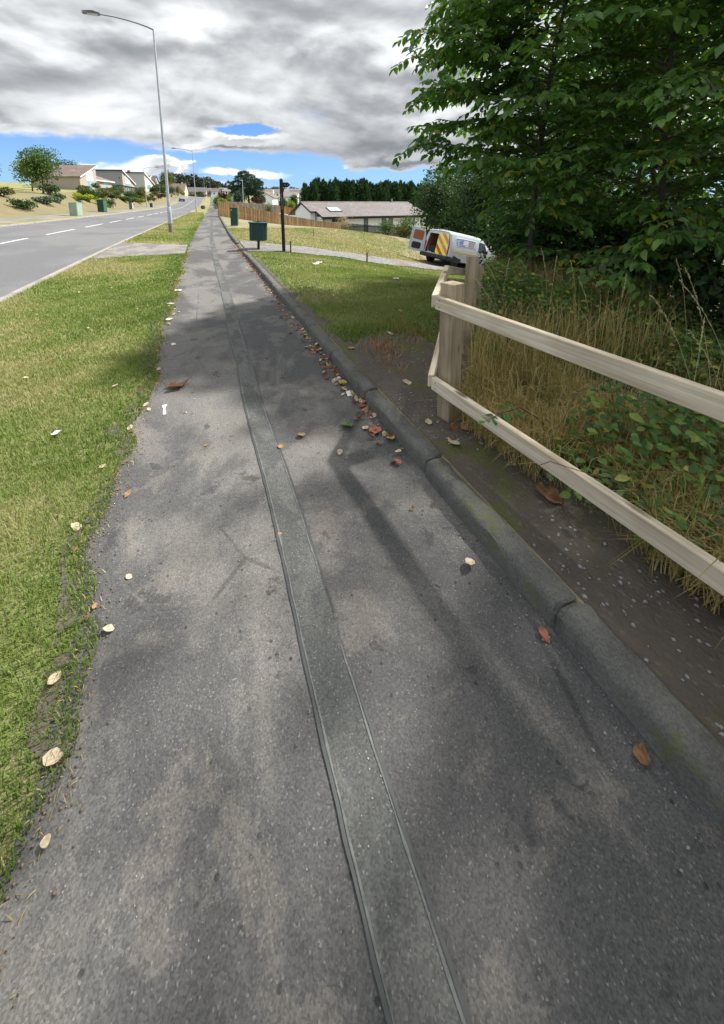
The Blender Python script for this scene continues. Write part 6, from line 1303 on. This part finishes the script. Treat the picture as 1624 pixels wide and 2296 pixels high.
# tall seed stalks standing above the rail
def stalk(x, y, h, a, lean, curl, lab):
    z = gz(x, y); t = thing('grass_stalk', lab, 'grass stalk', (x, y, z), a, 'tall pale seed stalks behind the rail'); n = 10; pts = []; px_, pz_, th = 0., 0., R(90 - lean * .4)
    for k in range(n + 1): pts.append((px_, 0, pz_)); th -= R(lean * .6 / n + (curl / n if k > 6 else 0)); px_ += math.cos(th) * h / n; pz_ += math.sin(th) * h / n
    MB().tube(pts, [.0019 - .0010 * k / n for k in range(n + 1)], 5).build('stem', 'stalk', t)
    mb = MB(); q = random.Random(int(h * 1000) + int(x * 100))
    for k in range(34):
        f = n * (.70 + .30 * k / 34); i = min(n - 1, int(f)); p = Vector(pts[i]).lerp(Vector(pts[i + 1]), f - i); d = (Vector(pts[i + 1]) - Vector(pts[i])).normalized(); s_ = Vector((q.gauss(0, .4), q.gauss(0, .4), q.gauss(0, .4))); e = p + d * .022 + s_ * .014; w_ = Vector((q.uniform(-1, 1), q.uniform(-1, 1), q.uniform(-1, 1))).cross(d).normalized() * .0035
        mb.add([p, p.lerp(e, .5) + w_, e, p.lerp(e, .5) - w_], [(0, 1, 2, 3)])
    mb.build('seed_head', 'stalk', t)
q = random.Random(12)
for i, (x, y, h, a, lean) in enumerate([(3.0, 3.15, 1.0, 2.7, 26), (3.25, 3.3, 1.05, 2.6, 30), (2.7, 3.0, .85, 2.9, 40), (3.5, 3.1, .98, .6, 14), (3.75, 3.3, 1.05, 2.4, 10), (3.9, 3.05, .95, 2.8, 12), (3.6, 2.6, .9, 2.9, 22), (4.0, 2.7, .85, .4, 10), (2.95, 1.35, 1.08, 2.65, 30), (3.15, 1.4, 1.22, 2.75, 22), (3.3, 1.3, 1.2, 2.6, 34), (3.0, 1.2, .95, 2.8, 36), (3.05, 1.5, .8, .5, 28), (2.6, 2.5, .72, 2.7, 42), (2.45, 2.2, .70, 2.9, 46), (2.85, 2.9, .9, 2.6, 34), (3.3, 3.6, .9, .3, 8), (4.3, 2.2, 1.1, 2.7, 16)]):
    stalk(x, y, h, a, lean, 22, 'tall pale seed stalk leaning above the rail and the weeds')
# bramble sprig lying over the lower rail
t = thing('bramble_sprig', 'dark bramble sprig with a few leaves reaching over the lower rail', 'bramble', (1.55, 1.62, .36)); P_ = [(.35, .05, -.08), (.16, .02, .05), (.0, 0, .055), (-.13, -.02, .04)]
MB().tube(P_, [.004, .0035, .003, .0015], 5).build('stem', 'cane', t)
tv, tf = TPL['ovate']
for k, (px_, py_, pz_, a, e, L) in enumerate([(-.13, -.02, .04, 3.3, .1, .05), (-.11, -.02, .045, 2.3, .5, .04), (-.11, -.02, .045, 4.2, .3, .04), (-.05, 0, .05, 2.2, -.2, .055), (-.05, 0, .05, 4.3, -.5, .06), (.02, 0, .055, 4.6, -.5, .075), (.02, 0, .055, 4.0, -.7, .06), (.05, .01, .055, 1.8, .2, .06), (.09, .01, .05, 5.2, -.4, .085), (.12, .02, .05, 2.0, .3, .06)]):
    d_ = np.array([math.cos(a) * math.cos(e), math.sin(a) * math.cos(e), math.sin(e)]); o = link('leaf', leaves('leaf', [(px_, py_, pz_)], [d_], [np.array([0, 0, 1.])], L, L * .62, np.array([.25]), 'bramble', 'ovate'), t)

# ------------------------------------------------------------------ fallen leaves and litter
DL = {}
def dead_mesh(kind, v):
    if (kind, v) in DL: return DL[kind, v]
    r_ = np.random.default_rng(v * 7 + len(kind)); nu, nv = 7, 5; V = []; star = v in (4, 5)
    for i in range(nu):
        f = i / (nu - 1); w = math.sin(math.pi * f ** .8) ** .8 * (.34 if not star else .42 * (1 + .45 * math.cos(f * 15))) + .005
        for j in range(nv): g_ = (j / (nv - 1) - .5) * 2; V.append((f - .5, g_ * w, .0))
    V = np.array(V); cu = r_.uniform(.5, 1.6); V[:, 2] = .05 + cu * .55 * V[:, 1] ** 2 + r_.uniform(-.1, .5) * V[:, 0] ** 2 + .03 * np.sin(V[:, 0] * 11 + v) + .025 * np.sin(V[:, 1] * 17 + V[:, 0] * 5); V[:, 2] -= V[:, 2].min() - .01
    T = [];
    for i in range(nu - 1):
        for j in range(nv - 1): a = i * nv + j; T += [(a, a + nv, a + nv + 1), (a, a + nv + 1, a + 1)]
    me = npmesh('fallen_leaf', V, T, 'dead_' + kind, np.clip(r_.normal(.5, .3, len(V)), 0, 1)); me.polygons.foreach_set('use_smooth', np.ones(len(T), bool)); DL[kind, v] = me; return me
q = random.Random(21)
def drop(kind, x, y, s_, lab, group, v=None, tilt=.35, dz=.003, rz=None):
    o = link('fallen_leaf', dead_mesh(kind, q.randrange(4) if v is None else v), None, (x, y, gz(x, y) + dz)); o.scale = (s_,) * 3; o.rotation_euler = (q.gauss(0, tilt), q.gauss(0, tilt), q.uniform(0, 6.28) if rz is None else rz); return tag(o, lab, 'leaf', group)
COLN = {'brown': 'dark brown', 'red': 'pinkish red', 'cream': 'pale cream', 'tan': 'tan', 'yellow': 'yellow'}
for k in range(165):       # gutter drift
    y = q.choice([q.uniform(2.0, 4), q.uniform(2.5, 5.5), q.uniform(3, 7.5)]); y = y if q.random() < .97 else q.uniform(.3, 2); kind = q.choices(['brown', 'red', 'cream', 'tan'], [4, 3, 3, 3])[0]
    x = 1.145 - abs(q.gauss(0, .055)) - (.10 * q.random() if q.random() < .25 else 0); drop(kind, x + float(cx(y)), y, q.uniform(.028, .066), 'dry %s leaf lying in the gutter against the kerb' % COLN[kind], COLN[kind] + ' leaves in the gutter', tilt=.5, dz=.006 + q.random() * .018)
nn = 420; rl = np.random.default_rng(4); yy = np.concatenate([rl.uniform(6.5, 16, 260), rl.uniform(2.2, 8, 160)]); xx = 1.15 - np.abs(rl.normal(0, .05, nn)) + cx(yy)     # crumbs and the far part of the drift
M['drift'] = leafmat('dry_leaf_drift', [(0, (.09, .045, .025)), (.4, (.26, .13, .075)), (.7, (.36, .17, .13)), (1, (.55, .44, .31))], .1, .8, .15)
ll = np.where(np.arange(nn) < 260, rl.uniform(.04, .075, nn), rl.uniform(.012, .03, nn)); dd = rdir(nn, rl) * np.array([1, 1, .35])
tag(link('leaf_drift', leaves('leaf_drift', np.stack([xx, yy, prof(yy) + .006 + rl.uniform(0, .012, nn)], 1), dd, rdir(nn, rl) * .5 + np.array([0, 0, 1.]), ll, ll * .55, rl.uniform(0, 1, nn), 'drift', 'ovate')), kind='stuff')
for k in range(36):
    y = q.uniform(.8, 9); kind = q.choices(['brown', 'cream', 'tan'], [3, 5, 3])[0]; drop(kind, PE + .04 + wl(y) + q.gauss(0, .06), y, q.uniform(.03, .06), 'dry %s leaf along the grassy edge of the footpath' % COLN[kind], COLN[kind] + ' leaves along the grassy edge', dz=.012)
for k in range(18):
    kind = q.choices(['brown', 'cream', 'tan'], [2, 4, 3])[0]; drop(kind, q.uniform(-.4, 1.0), q.uniform(1.4, 9), q.uniform(.018, .036), 'small %s leaf lying out on the footpath' % COLN[kind], COLN[kind] + ' leaves on the footpath')
for k in range(18):
    kind = q.choices(['brown', 'cream'], [3, 4])[0]; drop(kind, q.uniform(-2.4, -.8), q.uniform(1.5, 12), q.uniform(.035, .06), 'small %s leaf on the left grass verge' % COLN[kind], COLN[kind] + ' leaves on the left verge', dz=.022)
for k in range(30):
    kind = q.choices(['brown', 'cream', 'tan'], [3, 3, 2])[0]; y = q.uniform(4.4, 12); drop(kind, q.uniform(1.6, 1.8 + (y - 3) * .6), y, q.uniform(.04, .075), 'small %s leaf on the lawn right of the kerb' % COLN[kind], COLN[kind] + ' leaves on the right lawn', dz=.026)
for (kind, x, y, s_, lab, v) in [('green', .90, 2.40, .105, 'fresh green lobed leaf lying flat on the footpath near the kerb', 4), ('red', 1.07, 2.28, .13, 'largest pinkish red leaf, in the gutter nearest the viewer', 0), ('brown', -.31, 3.46, .17, 'large curled brown leaf near the left edge of the footpath', 5), ('brown', -.25, 3.50, .12, 'smaller brown leaf crumpled against the large curled one', 4), ('tan', .56, 2.40, .075, 'orange-tan curled leaf between the trench strip and the kerb', 1), ('tan', .40, 2.32, .05, 'thin tan leaf sliver on the trench joint', 2), ('cream', .75, 2.13, .055, 'cream leaf scrap standing alone on the near footpath', 3), ('cream', 1.02, 2.33, .06, 'cream curled leaf left of the largest red leaf', 1), ('yellow', 1.10, 3.06, .085, 'yellow lobed leaf in the gutter beside the card tube', 4),
    ('red', 2.12, 3.95, .10, 'pink leaf on the bare soil near the fence post', 0), ('cream', 2.0, 3.9, .11, 'big cream leaf on the bare soil near the fence post', 2), ('cream', 1.56, 2.72, .09, 'large cream leaf curled on the soil by the post foot', 1), ('tan', 1.62, 1.98, .10, 'orange-brown leaf wedged at the foot of the fence post', 3), ('brown', 1.52, 2.0, .09, 'dark brown leaf at the foot of the fence post', 0), ('cream', 1.42, 1.86, .10, 'folded cream leaf on the soil between kerb and post', 2), ('cream', 1.40, 2.12, .07, 'small cream leaf on the soil close to the kerb', 0), ('brown', 1.62, 1.32, .15, 'large dead brown leaf under the lower rail', 5), ('red', 1.12, 2.62, .085, 'red leaf in the gutter beside the kerb joint', 1), ('tan', 1.13, 2.16, .085, 'tan leaf against the kerb beside the largest red leaf', 2), ('tan', 1.40, 3.6, .09, 'tan leaf lying on the soil behind the kerb', 0)]:
    drop(kind, x, y, s_, lab, None, v, .2, .012)
o = MB().tube([(-.045, 0, .019), (.045, 0, .019)], .019, 12).build('card_tube', 'tube', None, True, (1.065, 3.12, 0)); o.rotation_euler = (0, 0, .5); tag(o, 'short pinkish card tube lying in the gutter', 'litter')
def scrap(x, y, s_, lab, seed, dz=.004):
    r_ = random.Random(seed); V = [(i / 3 - .5, j / 2 - .5, r_.uniform(0, .28) if (i + j) % 2 else r_.uniform(0, .1)) for i in range(4) for j in range(3)]; F = [(i * 3 + j, (i + 1) * 3 + j, (i + 1) * 3 + j + 1, i * 3 + j + 1) for i in range(3) for j in range(2)]
    o = MB().add([(a * s_ * 1.4, b * s_, c_ * s_ * .6) for a, b, c_ in V], F).build('paper_scrap', 'litter', None, loc=(x, y, gz(x, y) + dz)); o.rotation_euler = (0, 0, r_.uniform(0, 6)); tag(o, lab, 'litter')
scrap(1.10, 2.86, .06, 'dirty white paper scrap in the gutter beyond the kerb joint', 1); scrap(1.12, 2.72, .045, 'crumpled pale scrap right at the kerb joint', 2); scrap(-.40, 4.63, .05, 'white paper scrap near the left edge of the footpath', 3); scrap(-.52, 5.66, .06, 'white scrap half in the left grass edge', 4, .02); scrap(-.5, 7.6, .09, 'white scrap farther up the left grass edge', 5, .01); scrap(-1.05, 2.95, .036, 'small white feather-like scrap on the left verge', 6, .035)
scrap(-.56, 6.6, .07, 'pale stone-like scrap at the grass edge', 7, .015); scrap(3.9, 7.4, .11, 'white scrap in the middle of the right lawn', 8, .03); scrap(2.9, 10.2, .16, 'pale scraps of paper near the litter bin on the lawn', 9, .03); scrap(3.1, 10.6, .12, 'small pale scrap on the lawn near the waymark post', 10, .03)
mb = MB(); mb.v = []; pr = [(-.012, -.075), (.010, -.078), (.012, -.05), (.008, 0), (.014, .05), (.026, .066), (.024, .08), (-.012, .082), (-.014, .06), (-.006, .02), (-.010, -.04)]
mb.add([(a, b, .003) for a, b in pr], [tuple(range(len(pr)))]); o = mb.build('paint_mark', 'paint', None, loc=(-.375, 3.10, 0)); o.rotation_euler = (0, 0, .12); tag(o, kind='structure')
o = MB().add([(-.03, -.02, .003), (.03, -.015, .003), (.02, .01, .003), (-.02, .012, .003)], [(0, 1, 2, 3)]).build('paint_mark', 'paint', None, loc=(-.5, 6.3, 0)); tag(o, kind='structure')
